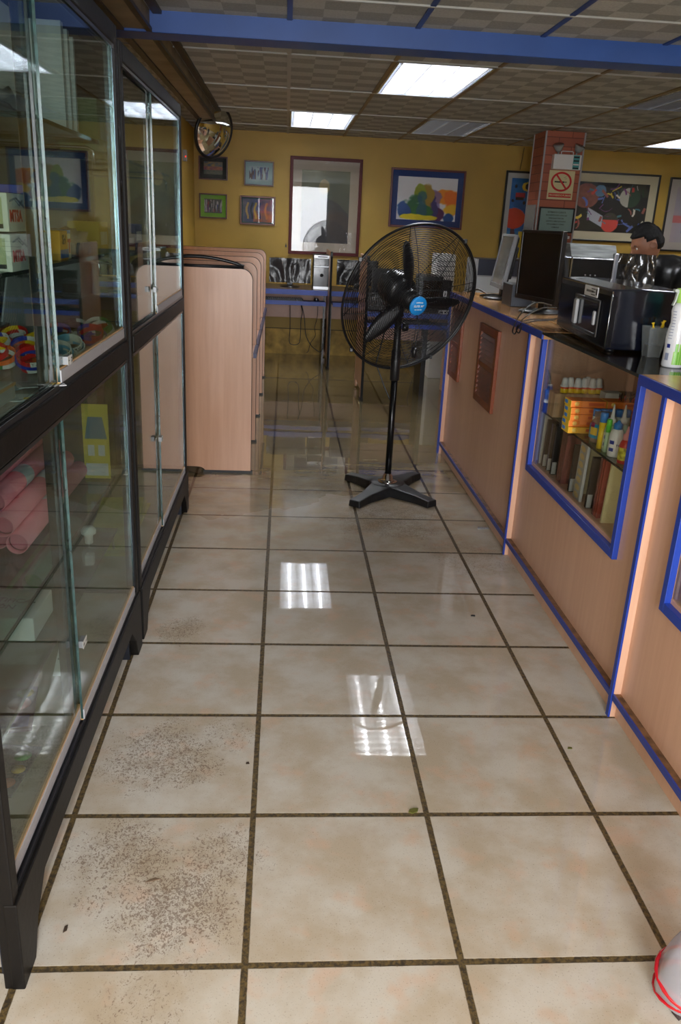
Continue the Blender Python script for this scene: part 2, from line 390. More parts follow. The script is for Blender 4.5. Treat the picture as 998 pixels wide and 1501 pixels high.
struct(MB().box(XL-.2, 2.99, 2.215, XR, 3.17, H+.05).build('trim_2', BEAMBLUE, bevel=.004))
# boxed duct running along the left of the ceiling, interrupted by the beam
DUCT = mat('tan_duct_board', (132, 118, 92), .6, var=(6, .12)); DUCTD = mat('dark_duct_edge', (60, 52, 42), .5)
db = MB()
for y0, y1 in ((YF, 2.985), (3.175, 6.5)):
    db.box(-.72, y0, 2.225, -.585, y1, H+.01, 0); db.box(-.735, y0, 2.215, -.70, y1, 2.232, 1); db.box(-.60, y0, 2.215, -.575, y1, 2.232, 1)
    db.box(-.57, y0, H-.012, -.53, y1, H+.002, 1)
struct(db.build('trim_3', [DUCT, DUCTD]))
YWALL = mat('mustard_wall_paint', (172, 140, 58), .55, var=(1.6, .05), bump=(90, .05))
wb = MB(); wb.prism([(XL-.1, yw(XL-.1)), (XR+.1, yw(XR+.1)), (XR+.1, yw(XR+.1)+.15), (XL-.1, yw(XL-.1)+.15)], 'z', 0, H+.1)
struct(wb.build('wall_back', YWALL))
struct(MB().box(XL-.1, YF, 0, XL, 8.2, H+.1).build('wall_left', YWALL))
struct(MB().box(XR, YF, 0, XR+.1, 9.2, H+.1).build('wall_right', YWALL))
fw = MB(); fw.box(XL-.1, YF-.12, 0, -.35, YF, H+.1); fw.box(1.05, YF-.12, 0, XR+.1, YF, H+.1); fw.box(-.35, YF-.12, 2.12, 1.05, YF, H+.1)
struct(fw.build('wall_front', YWALL))
BASE = mat('glossy_beige_baseboard_tile', (178, 146, 72), .45, spec=.2, var=(9, .2), bump=(12, .1))
bb = MB(); bb.prism([(XL, yw(XL)-.012), (XR, yw(XR)-.012), (XR, yw(XR)+.01), (XL, yw(XL)+.01)], 'z', 0, .28)
bb.prism([(XL, yw(XL)-.014), (XR, yw(XR)-.014), (XR, yw(XR)+.01), (XL, yw(XL)+.01)], 'z', .28, .287, 1)
struct(bb.build('baseboard_back', [BASE, mat('dark_tile_joint', (84, 66, 34), .6)]))
# ceiling lights
TUBE = mat('fluorescent_tube', (255, 255, 255), .5, emit=((250, 252, 255), 48)); TUBEOFF = mat('unlit_tube', (196, 200, 204), .3)
REFL = mat('white_lamp_reflector', (236, 238, 240), .3, metal=.2); LOUV = mat('silver_louvre', (205, 208, 214), .22, metal=.8)
TEXTS = {(1, 2): 'bright square troffer light with silver louvres, just beyond the blue beam', (0, 4): 'bright troffer light above the large portrait-shaped picture', (2, 4): 'unlit troffer light with silver louvres above the blue-matted picture',
         (6, 4): 'lit troffer light at the far right beyond the brick pillar', (4, 2): 'unlit troffer light over the printer end of the counter', (3, 0): 'added fill light out of view: lit troffer above the near counter end', (5, 1): 'added fill light out of view: lit troffer over the staff side of the counter'}
for c, r, lit in LIGHTS:
    x0 = CX0+c*CDX+.014; x1 = x0+CDX-.028; y0 = CY0+r*CDY+.012; y1 = y0+CDY-.024; xm = (x0+x1)/2; ym = (y0+y1)/2
    t = thing('ceiling_light', TEXTS[(c, r)], 'ceiling light', (xm, ym, H), 0, 'ceiling troffer lights'); hx = (x1-x0)/2; hy = (y1-y0)/2
    m = MB(); m.box(-hx, -hy, .10, hx, hy, .104)
    for s in (-1, 1):
        m.add([(s*hx, -hy, 0), (s*hx, hy, 0), (s*(hx-.04), hy, .10), (s*(hx-.04), -hy, .10)], [(0, 1, 2, 3)])
        m.add([(-hx, s*hy, 0), (hx, s*hy, 0), (hx, s*(hy-.02), .10), (-hx, s*(hy-.02), .10)], [(0, 1, 2, 3)])
    m.build('reflector', REFL, t, recalc=False)
    m = MB()
    for s in (-1, 1): m.box(s*hx, -hy, -.004, s*(hx-.014), hy, .004); m.box(-hx, s*hy, -.004, hx, s*(hy-.012), .004)
    m.build('frame', LOUV, t)
    for k in (-1, 0, 1): MB().tube([(k*.165, -hy+.03, .062), (k*.165, hy-.03, .062)], .013, 10).build('tube', TUBE if lit else TUBEOFF, t)
    m = MB()
    for k in (-1, 1): m.box(k*.083-.003, -hy+.012, 0, k*.083+.003, hy-.012, .036)
    for k in (-1, 1): m.box(k*.245-.002, -hy+.012, 0, k*.245+.002, hy-.012, .036)
    for k in range(17): y = -hy+.03+k*(2*hy-.06)/16; m.box(-hx+.012, y-.0015, .002, hx-.012, y+.0015, .030)
    m.build('louvre', LOUV, t)
    if lit:
        a = area('troffer_glow', (xm, ym, H+.095), (0, 0, -1), 2*hx-.12, 2*hy-.08, TROFFER_W, (.97, .99, 1))
# ------------------------------------------------------------------ glass display cabinets on the left
FX = -.43; BX = -.86
def foot_poly(y0, y1, zr, rise=.075, fw_=.075, sl=.10):
    "front apron of a cabinet with a splayed foot at each end"
    return [(y0, 0), (y0+fw_, 0), (y0+fw_+sl*.35, zr*.55), (y0+fw_+sl, zr), (y1-fw_-sl, zr), (y1-fw_-sl*.35, zr*.55), (y1-fw_, 0), (y1, 0), (y1, zr+rise), (y0, zr+rise)]
def cabinet(label, y0, y1, Ht, zr, locks):
    t = thing('display_cabinet', label, 'display cabinet', ((FX+BX)/2, (y0+y1)/2, 0), 0, 'black framed glass cabinets on the left')
    W = dict(parent=t, world=True)
    m = MB(); p = .034
    for x in (FX-p, BX):
        for y in (y0, y1-p): m.box(x, y, .0, x+p, y+p, Ht)
    for x in (FX-p, BX):
        m.box(x, y0+p, Ht-.05, x+p, y1-p, Ht)
    for y in (y0, y1-p):
        m.box(BX+p, y, Ht-.04, FX-p, y+p, Ht); m.box(BX+p, y, 1.03, FX-p, y+p, 1.06); m.box(BX+p, y, .15, FX-p, y+p, .19)
    m.build('frame', DKMETAL, bevel=.003, **W)
    MB().prism(foot_poly(y0-.0015, y1+.0015, zr), 'x', FX-.02, FX+.006).build('front_apron', DKMETAL, bevel=.003, **W)
    for y in (y0+.036, y1-.106):
        MB().box(BX, y, 0, BX+.05, y+.07, .13).build('foot', DKBLUE, **W); MB().box(FX-.05, y, 0, FX-.02, y+.07, .13).build('foot', DKBLUE, **W)
    m = MB().box(FX-p, y0+p, 1.018, FX+.004, y1-p, 1.072); m.build('middle_rail', DKMETAL, bevel=.004, **W)
    for z in (1.074, zr+.077, 1.012, Ht-.052):
        s = 1 if z in (1.074, zr+.077) else -1; m = MB().box(FX-.0255, y0+p, z-.002, FX-.0025, y1-p, z)
        for x in (FX-.004, FX-.014, FX-.024): m.box(x-.0012, y0+p, z, x+.0012, y1-p, z+s*.009)
        m.build('sliding_track', mat('dark_track', (70, 70, 74), .3, metal=.8), **W)
    m = MB().box(BX, y0+.01, Ht-.02, FX-.01, y1-.01, Ht-.008); m.build('top_panel', mat('dark_cabinet_top', (40, 40, 44), .5), **W)
    if y0 < 1: MB().box(BX+.034, y0+.004, .19, FX-p, y0+.010, 1.03).build('end_panel', mat('dark_cabinet_top'), **W)  # added out of view, opaque to keep daylight off the bottom shelf
    MB().box(BX+.034, y1-.012, .19, FX-p, y1-.007, Ht-.05).build('end_glass', GLASS, **W)
    MB().box(BX-.004, y0+.01, .2, BX+.002, y1-.01, Ht-.02).build('back_panel', mat('pale_grey_back_panel', (120, 116, 116), .6), **W)
    MB().box(BX, y0+.01, 1.060, FX-p, y1-.01, 1.072).build('middle_shelf', mat('grey_shelf_board', (150, 148, 142), .35), **W)
    MB().box(BX, y0+.01, .19, FX-p, y1-.01, .205).build('bottom_shelf', mat('grey_beige_bottom_board', (150, 142, 118), .3, var=(6, .15)), **W)
    for z in ((1.62, 1.315, .63, .45) if y0 < 1 else (1.60, 1.30)):
        g = MB().box(BX+.01, y0+.03, z, FX-.055, y1-.04, z+.007).build('glass_shelf', glass('shelf_glass', (190, 215, 205), f0=.06), **W)
        q = MB().box(FX-.056, y0+.03, z-.001, FX-.053, y1-.04, z+.008).build('shelf_edge', mat('dark_glass_shelf_edge', (30, 44, 44), .15), **W)
        for y in (y0+.1, y1-.07): MB().tube([(BX+.02, y, z-.012), (FX-.08, y, z-.012), (FX-.065, y, z-.02), (FX-.062, y, z-.055)], .004, 6).build('shelf_bracket', CHROME, **W)
    # inner bright strips on the posts
    m = MB().box(FX-.030, y1-p-.016, 1.085, FX-.006, y1-p-.001, Ht-.055); m.box(FX-.030, y1-p-.016, zr+.09, FX-.006, y1-p-.001, 1.0)
    m.build('door_channel', mat('worn_aluminium', (112, 126, 138), .22, metal=.9, var=(40, .35, (1, 1, .1))), **W)
    ym = .548 if y0 < 1 else 1.975
    for zlo, zhi in ((1.084, Ht-.056), (zr+.087, 1.008)):
        for k, (a, b_, x) in enumerate(((ym, y1-p-.018, FX-.009), (y0+p, ym+.02, FX-.019))):
            d = MB().box(x-.0025, a, zlo, x+.0025, b_, zhi).build('sliding_glass_door', GLASS, **W)
            m = MB().box(x-.003, a-.001 if k == 0 else b_, zlo, x+.003, a if k == 0 else b_+.001, zhi).build('ground_glass_edge', GLASSG, label='greenish glass edge'); m.parent = d; m.data.transform(Matrix.Translation(-t.location))
            if k == 1 and y0 < 1: MB().box(x-.004, .44, zlo, x-.0028, .556, zhi).build('overlap_strip', glass('dark_teal_glass', (96, 118, 112), rough=.04, f0=.10, bumpy=(30, .15)), label='dark teal overlap of the two panes', **W)
            if k == 1 and zlo > 1: continue
            m = MB().box(x+.003, a, zlo-.004, x+.006, b_, zlo+.026, 0); m.box(x-.004, a, zlo-.004, x+.003, b_, zlo+.030, 1)
            m = m.build('bottom_strip', [mat('grey_strip_laminate', (168, 168, 172), .45), wood('pale_strip_wood', (214, 178, 130), (188, 146, 98), .5, 'y', 30)], label='pale wood strip with grey face'); m.parent = d; m.data.transform(Matrix.Translation(-t.location))
    for y, z, txt in locks:
        m = MB(); m.box(FX-.008, y-.016, z-.009, FX+.004, y+.016, z+.009, 0)
        m.box(FX+.004, y-.020, z-.010, FX+.0046, y-.001, z+.010, 1); m.box(FX+.004, y+.001, z-.010, FX+.0046, y+.020, z+.010, 1)
        for i, ch in enumerate(txt): m.text(ch, .016, T(FX+.0052, y-.0105+.021*i, z) @ FACE_PX @ Matrix.Rotation(PI/2*(1-2*i), 4, 'Z'), 2, depth=.0002)
        m.build('lock', [mat('dull_lock_metal', (130, 132, 134), .45, metal=.5), mat('tag_paper', (190, 190, 184), .8), INK], **W)
    return t
cabinet('near glass display cabinet in black metal, holding pink rolls and wristbands', -.045, 1.335, 1.925, .135, ((.57, .43, '52'), (.60, 1.125, '1H')))
cabinet('far glass display cabinet in black metal, beside the wooden partitions', 1.375, 2.80, 1.90, .125, ((1.92, 1.175, 'o8'), (1.945, .595, 'oo')))

# ------------------------------------------------------------------ study partitions and carrel desks on the left
EDGE = mat('black_edge_band', (12, 11, 12), .6, spec=.2)
def partition(label, y, first=[None]):
    if first[0] is not None:
        return copy_thing(first[0], loc=(-.53, y, 0), label=label)
    t = thing('desk_partition', label, 'partition', (-.53, y, 0), 0, 'wooden partitions between the carrels'); first[0] = t
    r = .06; x0, x1, zt = -.39, .40, 1.175
    cor = [(x1-r+r*math.sin(a), zt-r+r*math.cos(a)) for a in [PI/2*k/8 for k in range(9)]]
    cor2 = [(x0+r-r*math.cos(a), zt-r+r*math.sin(a)) for a in [PI/2*k/8 for k in range(9)]]
    notch = [(.03+.03*math.cos(a)-.0, .008+.03*math.sin(a)) for a in [PI/2*k/5 for k in range(6)]]
    poly = [(x1, .008), (.13, .008)] + [(.13-.05+.05*math.cos(a), .008+.026*math.sin(a)) for a in [PI/2*k/6 for k in range(1, 7)]] + [(x0, .036)]
    full = cor + poly + cor2[0:1] + cor2[1:]
    MB().prism(full, 'y', -.009, .009).build('panel', LAMD, t)
    e = []
    n = len(full)
    ctr = Vector((0, .6))
    m = MB()
    for i in range(n):
        a = Vector(full[i]); b_ = Vector(full[(i+1) % n])
        if (b_-a).length < 1e-5: continue
        d = (b_-a).normalized(); nn = Vector((-d.y, d.x))*.0022
        vs = [(a.x, -.0098, a.y), (b_.x, -.0098, b_.y), (b_.x, .0098, b_.y), (a.x, .0098, a.y)]
        vs2 = [(v[0]+nn.x, v[1], v[2]+nn.y) for v in vs]; m.add(vs+vs2, [(0, 1, 2, 3), (7, 6, 5, 4), (0, 4, 5, 1), (1, 5, 6, 2), (2, 6, 7, 3), (3, 7, 4, 0)])
    m.build('edge_band', EDGE, t)
    m = MB(); m.prism([(.12, 0), (.41, 0), (.41, .010), (.405, .014), (.125, .014), (.12, .010)], 'y', -.013, .013); m.build('foot_strip', mat('black_rubber', (14, 14, 14), .5), t)
    return t
for k, (y, l) in enumerate(((3.46, 'tall wooden partition nearest the camera, black edged, beside the glass cabinet'), (4.19, 'second wooden partition, just behind the nearest one'), (4.97, 'third wooden partition, middle of the row'),
                            (5.80, 'fourth wooden partition of the row, next to last before the yellow wall'), (6.62, 'last wooden partition of the row, nearest the yellow wall'))):
    partition(l, y)
names = ['between the nearest two partitions', 'between the second and third partitions', 'between the third and fourth partitions', 'between the last two partitions']
d0 = None
for k, (a, b_) in enumerate(((3.46, 4.19), (4.19, 4.97), (4.97, 5.80), (5.80, 6.62))):
    ym = (a+b_)/2
    if d0 is None or True:
        t = thing('carrel_desk', 'blue edged desktop '+names[k], 'desk', (-.53, ym, 0), 0, 'carrel desktops'); hy = (b_-a)/2-.012
        ya = -hy+(.33 if k == 0 else 0); MB().box(-.39, ya, .635, .395, hy, .658).build('desktop', LAM, t)
        MB().box(.395, ya, .632, .415, hy, .660).build('edge_strip', mat('dull_blue_edge', (52, 56, 92), .4), t)
        MB().box(-.38, hy-.02, .45, .30, hy, .63).build('modesty_panel', LAM, t)
# office chair tucked behind the first partition: only its back loop shows over it
t = thing('office_chair', 'black chair with looped backrest showing above the nearest partition', 'chair', (-.44, 3.655, 0), 0)
m = MB()
def arc(x0, x1, z0, zb, y, n=14): return [(x0+(x1-x0)*i/n, y, z0+zb*math.sin(PI*i/n)**.8) for i in range(n+1)]
m.tube(arc(-.27, .26, 1.185, .045, -.155), [.009]*15, 8); m.tube([(-.27, -.155, 1.183), (0, -.155, 1.18), (.26, -.155, 1.183)], .008, 8)
m.build('backrest_loop', BLK, t)
m = MB()
prof = [(-.25, .74), (-.27, 1.0), (-.27, 1.18), (.26, 1.18), (.27, 1.0), (.25, .74)]
m.prism(prof, 'y', -.165, -.145); m.build('backrest', mat('black_chair_mesh', (24, 24, 26), .8), t, bevel=.01)
m = MB(); m.tube([(0, -.13, .80), (0, -.14, .55), (0, -.1, .47), (0, 0, .46)], .018, 8); m.build('back_stem', BLK, t)
MB().prism([(-.22, -.10), (.22, -.10), (.24, .0), (.22, .11), (-.22, .11), (-.24, 0)], 'z', .46, .52).build('seat', mat('black_fabric', (26, 26, 30), .9), t, bevel=.015)
MB().tube([(0, 0, .46), (0, 0, .07)], .022, 10).build('gas_column', STEEL, t)
for k in range(5):
    a = 2*PI*k/5+.3; m = MB().tube([(0, 0, .10), (.15*math.cos(a), .15*math.sin(a), .065)], [.02, .012], 8); l = m.build('leg', BLK, t)
    w_ = MB().lathe([(.0, -.012), (.024, -.012), (.026, 0), (.024, .012), (0, .012)], (.15*math.cos(a), .15*math.sin(a), .026), (math.sin(a), -math.cos(a), 0), 14).build('caster', BLK); w_.parent = l

# ------------------------------------------------------------------ service counter on the right
ZT = 1.062; CXF = 1.10
t = thing('service_counter', 'long wooden service counter with blue edging and glass fronted display', 'counter', (1.45, 1.9, 0)); CT = t
W = dict(parent=t, world=True)
ys = [4.03, 2.25, .91, -.45, -1.9]
for y in ys:
    p = MB().box(1.112, y-.009, 0, 1.78, y+.009, ZT-.03).build('side_panel', LAM, **W)
    q = MB().box(1.105, y-.0095, 0, 1.112, y+.0095, ZT-.03).build('edge_strip', BLUE, **W); q.parent = p; q.data.transform(Matrix.Translation((0, 0, 0)))
bays = [(2.25, 4.03, None), (.91, 2.25, (1.092, 2.107)), (-.45, .91, (-.28, .739)), (-1.9, -.45, None)]
GAP = mat('grimy_ledge_laminate', (110, 78, 52), .6, var=(30, .3))
for y0, y1, win in bays:
    a, b_ = y0+.009, y1-.009
    if win is None: f = MB().box(1.135, a, .083, 1.15, b_, ZT-.03)
    else:
        w0, w1 = win[0]+.018, win[1]-.018; f = MB().box(1.135, a, .083, 1.15, b_, .505); f.box(1.135, a, .505, 1.15, w0, ZT-.03); f.box(1.135, w1, .505, 1.15, b_, ZT-.03)
    f.build('front_panel', LAM, **W)
    MB().box(1.114, a, .066, 1.78, b_, .083).build('bottom_shelf', GAP, **W)
    MB().box(1.108, a, .064, 1.114, b_, .084).build('bottom_edge_strip', BLUE, **W)
    MB().box(1.128, a, 0, 1.14, b_, .066).build('plinth', LAM, **W)
    if win:
        w0, w1 = win; m = MB(); zb = .4615; zt = ZT-.030
        XF = 1.117; m.box(XF, w0, zb, 1.137, w0+.026, zt); m.box(XF, w1-.026, zb, 1.137, w1, zt); m.box(XF, w0+.026, zb, 1.137, w1-.026, zb+.030)
        m.build('window_frame', mat('bright_blue_frame', (36, 68, 172), .35), bevel=.0015, **W)
        MB().box(1.138, w0+.03, zb+.03, 1.142, w1-.03, zt+.01).build('window_glass', glass('window_clear', (250, 252, 250), f0=.015), **W)
        m = MB().box(1.142, w1-.030, zb+.03, 1.150, w1-.018, zt); m.box(1.142, w0+.018, zb+.03, 1.150, w0+.030, zt); m.box(1.142, w0+.03, zb+.026, 1.150, w1-.03, zb+.040)
        m.build('glazing_bead', mat('mauve_grey_bead', (150, 128, 128), .4), **W)
        MB().box(1.60, y0+.01, .083, 1.615, y1-.01, ZT-.03).build('display_back', wood('display_back_wood', (190, 140, 100), (172, 122, 84), .45, 'z', 10), **W)
        MB().box(1.15, y0+.01, .480, 1.60, y1-.01, .498).build('display_floor', LAM, **W)
        MB().box(1.15, y0+.012, .728, 1.59, y1-.012, .735).build('display_shelf', glass('shelf_glass'), **W)
        MB().box(1.147, y0+.012, .7275, 1.150, y1-.012, .7355).build('display_shelf_edge', mat('dark_glass_shelf_edge'), **W)
        MB().box(1.60, y0+.01, .99, 1.62, y1-.01, ZT-.03).build('rear_rail', LAM, **W)
def top(a, b_):
    MB().box(1.106, a, ZT-.03, 1.78, b_, ZT).build('worktop', LAMY, **W); MB().box(1.098, a, ZT-.030, 1.106, b_, ZT-.001).build('worktop_edge', BLUE, **W)
top(2.045, 4.042); top(.705, 1.075); top(-1.9, -.30)
for a, b_ in ((1.075, 2.045), (-.30, .705)):
    MB().box(1.100, a, ZT-.009, 1.78, b_, ZT-.001).build('glass_top', glass('counter_top_glass', (190, 198, 194), f0=.06, rough=.03), **W)
    MB().box(1.0975, a, ZT-.010, 1.100, b_, ZT).build('glass_top_edge', mat('dark_glass_shelf_edge'), **W)
MB().box(1.10, 4.0385, 0, 1.112, 4.043, ZT-.03).build('end_edge_strip', BLUE, **W)
for y0, y1, l in ((2.82, 3.225, 'louvred vent in the middle of the counter side'), (3.70, 4.0, 'louvred vent at the far end of the counter')):
    z0, z1 = .545, .965
    v = MB(); v.box(1.118, y0, z0, 1.136, y0+.042, z1); v.box(1.118, y1-.042, z0, 1.136, y1, z1); v.box(1.118, y0+.042, z0, 1.136, y1-.042, z0+.042); v.box(1.118, y0+.042, z1-.042, 1.136, y1-.042, z1); v.box(1.120, y0+.042, .742, 1.136, y1-.042, .772)
    v = v.build('louvre_vent', BRNW, bevel=.003, label='dark wood louvred vent', **W)
    MB().box(1.1335, y0+.04, z0+.04, 1.1345, y1-.04, z1-.04).build('shade_backing', mat('vent_shade_backing', (48, 22, 16), .8), **W)  # dark sheet added as painted shadow between the slats
    s = MB()
    for za, zb_ in ((z0+.042, .742), (.772, z1-.042)):
        n = 6
        for i in range(n):
            z = za+(zb_-za)*(i+.5)/n; s.prism([(1.117, z-.014), (1.120, z-.016), (1.134, z+.004), (1.132, z+.006)], 'y', y0+.042, y1-.042)
    q = s.build('slats', mat('dark_red_louvre_wood', (112, 52, 28), .35, var=(20, .15)), **W); q.parent = v

# ------------------------------------------------------------------ pedestal fan
FC = Vector((.660, 3.165, 0))
t = thing('pedestal_fan', 'large black pedestal fan with round wire guard standing in the wet aisle', 'fan', FC); FAN = t
W = dict(parent=t, world=True)
FB = mat('dusty_black_fan_plastic', (20, 20, 22), .42, var=(14, .35))
m = MB()
ends = [(.452, 3.375), (.448, 2.865), (.878, 2.895), (.868, 3.435)]
ring = []
def footblock(ex, ey):
    d = Vector((ex-FC.x, ey-FC.y)); L_ = d.length; d.normalize(); n = Vector((-d.y, d.x)); b = MB(); st = []
    for i in range(9):
        s_ = i/8; q = .03+(L_-.03)*s_; wd = .085-.047*min(1, s_*1.5); h = .060-.020*s_; c = Vector((FC.x, FC.y))+d*q
        st.append([(c.x+n.x*wd, c.y+n.y*wd, .002), (c.x+n.x*wd*.85, c.y+n.y*wd*.85, h), (c.x-n.x*wd*.85, c.y-n.y*wd*.85, h), (c.x-n.x*wd, c.y-n.y*wd, .002)])
    vs = [p for r_ in st for p in r_]; fs = [(0, 1, 2, 3), (32, 35, 34, 33)]
    for i in range(8):
        for k in range(4): fs.append((4*i+k, 4*i+(k+1) % 4, 4*i+4+(k+1) % 4, 4*i+4+k))
    b.add(vs, fs); return b
for e in ends: footblock(*e).build('base_foot', FB, bevel=.006, **W)
MB().lathe([(0, .0), (.105, .0), (.105, .050), (.095, .060), (0, .060)], FC, seg=32).build('base_hub', FB, **W)
MB().lathe([(.055, .060), (.055, .066), (.04, .070), (.03, .075), (.026, .10), (.021, .102), (.021, .11)], FC, seg=28).build('base_collar', CHROME, label='chrome collar', **W)
MB().tube([FC+Vector((0, 0, .10)), FC+Vector((0, 0, .66))], .0185, 18).build('pole', mat('fan_pole_black', (16, 16, 18), .25, metal=.3), **W)
MB().lathe([(.022, .64), (.026, .645), (.026, .80), (.022, .81), (.019, .86), (.019, .98), (.026, .985), (.026, 1.03), (.0, 1.035)], FC, seg=18).build('upper_pole', FB, **W)
MB().lathe([(.0, 0), (.022, .0), (.024, .012), (.018, .03), (0, .032)], FC+Vector((.024, -.01, .93)), (1, -.3, 0), 14).build('clamp_knob', BLK, **W)
GC = Vector((.701, 3.08, 1.082)); GN = Vector((.387, -.873, -.296)).normalized(); GU = GN.cross(Vector((0, 0, 1))).normalized(); GV = GN.cross(GU)
if GV.z < 0: GV = -GV
if GU.x < 0: GU = -GU
GR = .392
def gp(r, a, h): return GC+GU*(r*math.cos(a))+GV*(r*math.sin(a))+GN*h
# rim
m = MB(); m.tube([gp(GR, 2*PI*k/96, 0) for k in range(96)], .0062, 8, closed=True); m.tube([gp(GR+.003, 2*PI*k/96, .009) for k in range(96)], .004, 6, closed=True); m.build('guard_rim', BLK, **W)
WIRE = mat('black_guard_wire', (15, 15, 17), .35, metal=.3)
def dome(r, depth): return depth*(1-(r/GR)**2.6)
m = MB(); nr = 36
for i in range(nr):
    r = .055+(GR-.055)*(i+.5)/nr; seg = 72
    m.tube([gp(r, 2*PI*k/seg, dome(r, .085)) for k in range(seg)], .0017, 4, closed=True)
for j in range(8):
    a = 2*PI*j/8+.2; m.tube([gp(.05+(GR-.05)*k/10, a, dome(.05+(GR-.05)*k/10, .085)-.003) for k in range(11)], .0019, 5)
m.build('front_guard', WIRE, **W)
m = MB()
for i in range(22):
    r = .09+(GR-.09)*(i+.5)/22; seg = 64
    m.tube([gp(r, 2*PI*k/seg, -dome(r, .10)) for k in range(seg)], .0013, 4, closed=True)
for j in range(8):
    a = 2*PI*j/8; m.tube([gp(.08+(GR-.08)*k/10, a+.25*k/10, -dome(.08+(GR-.08)*k/10, .10)) for k in range(11)], .002, 5)
m.build('rear_guard', WIRE, **W)
bd = MB().lathe([(0, .094), (.046, .093), (.050, .088), (.050, .080), (.0, .080)], GC, GN, 32).build('badge', mat('sky_blue_badge', (26, 138, 214), .35), label='round sky blue badge with white lettering', **W)
Mb = Matrix((( *GU, 0), (*GV, 0), (*GN, 0), (0, 0, 0, 1))).transposed(); Mb.translation = GC+GN*.0948
m = MB(); m.text('FANTECH', .0001, Mb, 0) if False else None
for i, (tx, sz) in enumerate((('====', .018), ('ELITE 30"', .015), ('== == ==', .011))): m.text(tx, sz, Mb @ T(0, .020-.019*i, 0), 0, depth=.0003, bold=.0004)
q = m.build('badge_lettering', PAPER, **W); q.parent = bd
# blades: three twisted paddles
def blade(a0):
    m = MB(); vs = []; n = 12
    for i in range(n+1):
        s_ = i/n; r = .055+.265*s_; wd = (.012+.034*max(0, math.sin(min(1, s_*1.1+.06)*PI*.9))**.8) if s_ < 1 else .004
        tw = math.radians(38-20*s_)
        for k in (-1, -.4, .4, 1):
            q = k*wd; aa = a0+.10*s_; c = Vector((math.cos(aa), math.sin(aa))); pr = Vector((-c.y, c.x))
            hh = math.sin(tw)*q+.004*(1-k*k); p = c*r+pr*(q*math.cos(tw))
            vs.append(GC+GU*p.x+GV*p.y+GN*(hh-.005))
    fs = [(4*i+k, 4*i+k+1, 4*i+k+5, 4*i+k+4) for i in range(n) for k in range(3)]; m.add(vs, fs, 0, True)
    o = m.build('blade', mat('satin_black_blade', (24, 24, 27), .38), **W); sd = o.modifiers.new('thick', 'SOLIDIFY'); sd.thickness = .004; return o
for a in (math.radians(103), math.radians(-9), math.radians(222)): blade(a)
MB().lathe([(0, .045), (.03, .042), (.05, .02), (.055, -.02), (0, -.02)], GC, GN, 28).build('blade_hub', BLK, **W)
mo = MB().lathe([(.0, -.235), (.05, -.232), (.082, -.21), (.092, -.17), (.092, -.12), (.085, -.085), (.05, -.07), (0, -.07)], GC, GN, 32).build('motor_housing', mat('motor_black', (18, 18, 20), .3, coat=.15), **W)
m = MB()
for k in range(16): a = 2*PI*k/16; m.tube([gp(.09, a, -.12), gp(.094, a, -.165), gp(.083, a, -.212)], .0025, 5)
q = m.build('cooling_fins', BLK, **W); q.parent = mo
m = MB(); bk = GC-GN*.10; m.tube([FC+Vector((0, 0, 1.02)), bk+Vector((0, 0, -.09)), bk+Vector((0, 0, -.02))], .022, 10); m.build('tilt_bracket', FB, **W)
m = MB(); m.lathe([(0, 0), (.012, .002), (.015, .03), (.012, .055), (0, .058)], Vector((.735, 3.02, .79)), (0, 0, 1), 12); m.tube([gp(.05, -1.3, .07), Vector((.745, 2.98, .95)), Vector((.735, 3.02, .848))], .0025, 6)
m.build('pull_cord', BLK, **W)
m = MB(); m.tube([FC+Vector((0, .05, .98)), FC+Vector((-.06, .07, .9)), FC+Vector((-.10, .06, .72)), FC+Vector((-.05, .03, .60)), FC+Vector((0, .022, .5)), FC+Vector((.0, .022, .12))], .004, 6); m.build('power_cable', BLK, **W)
for a, r in ((2.6, GR+.008), (3.9, GR+.008), (.9, GR+.008), (5.3, GR+.008)):
    MB().cbox(gp(r, a, .004), (.018, .018, .022)).build('rim_clip', BLK, bevel=.003, **W)
# ------------------------------------------------------------------ pictures on the yellow wall
PG = glass('picture_glass', (250, 250, 250), rough=.015, f0=.025)
def picture(label, x0, x1, z0, z1, fw_, fm, matc, mw, fn, nx=60, ny=60):
    def fl_(x, z):          # the measured points brought onto the flat wall
        k = (yw(x)-CAM.y)/(8.12+.08*(x+.6)-CAM.y); return CAM.x+(x-CAM.x)*k, CAM.z+(z-CAM.z)*k
    (x0, z0), (x1, z1) = fl_(x0, z0), fl_(x1, z1); wd = x1-x0; h = z1-z0
    t = thing('framed_picture', label, 'picture', (x0, yw(x0)-.001, z0), WALL_A, 'framed pictures on the yellow wall')
    m = MB(); m.box(0, -.026, 0, fw_, -.002, h); m.box(wd-fw_, -.026, 0, wd, -.002, h); m.box(fw_, -.026, 0, wd-fw_, -.002, fw_); m.box(fw_, -.026, h-fw_, wd-fw_, -.002, h)
    m.build('frame', fm, t, bevel=.003)
    MB().box(fw_, -.012, fw_, wd-fw_, -.008, h-fw_).build('mount', matc, t)
    a = mw+fw_
    art('print', wd-2*a, h-2*a, nx, ny, fn, t, (a, -.0135, a))
    MB().box(fw_-.002, -.019, fw_-.002, wd-fw_+.002, -.018, h-fw_+.002).build('glazing', PG, t)
    return t
def mt(n, c): return mat(n, c, .8)
def stripes(seed, bg, cols, dens=9):
    def f(u, v):
        n = fn2(u*dens, v*1.6, seed); k = int(fn2(u*dens*1.3, v*1.1, seed+3)*len(cols)*1.6) % len(cols)
        inside = .08 < v < .95 and n > .47
        return mixc(bg, cols[k], .85 if inside else .1)
    return f
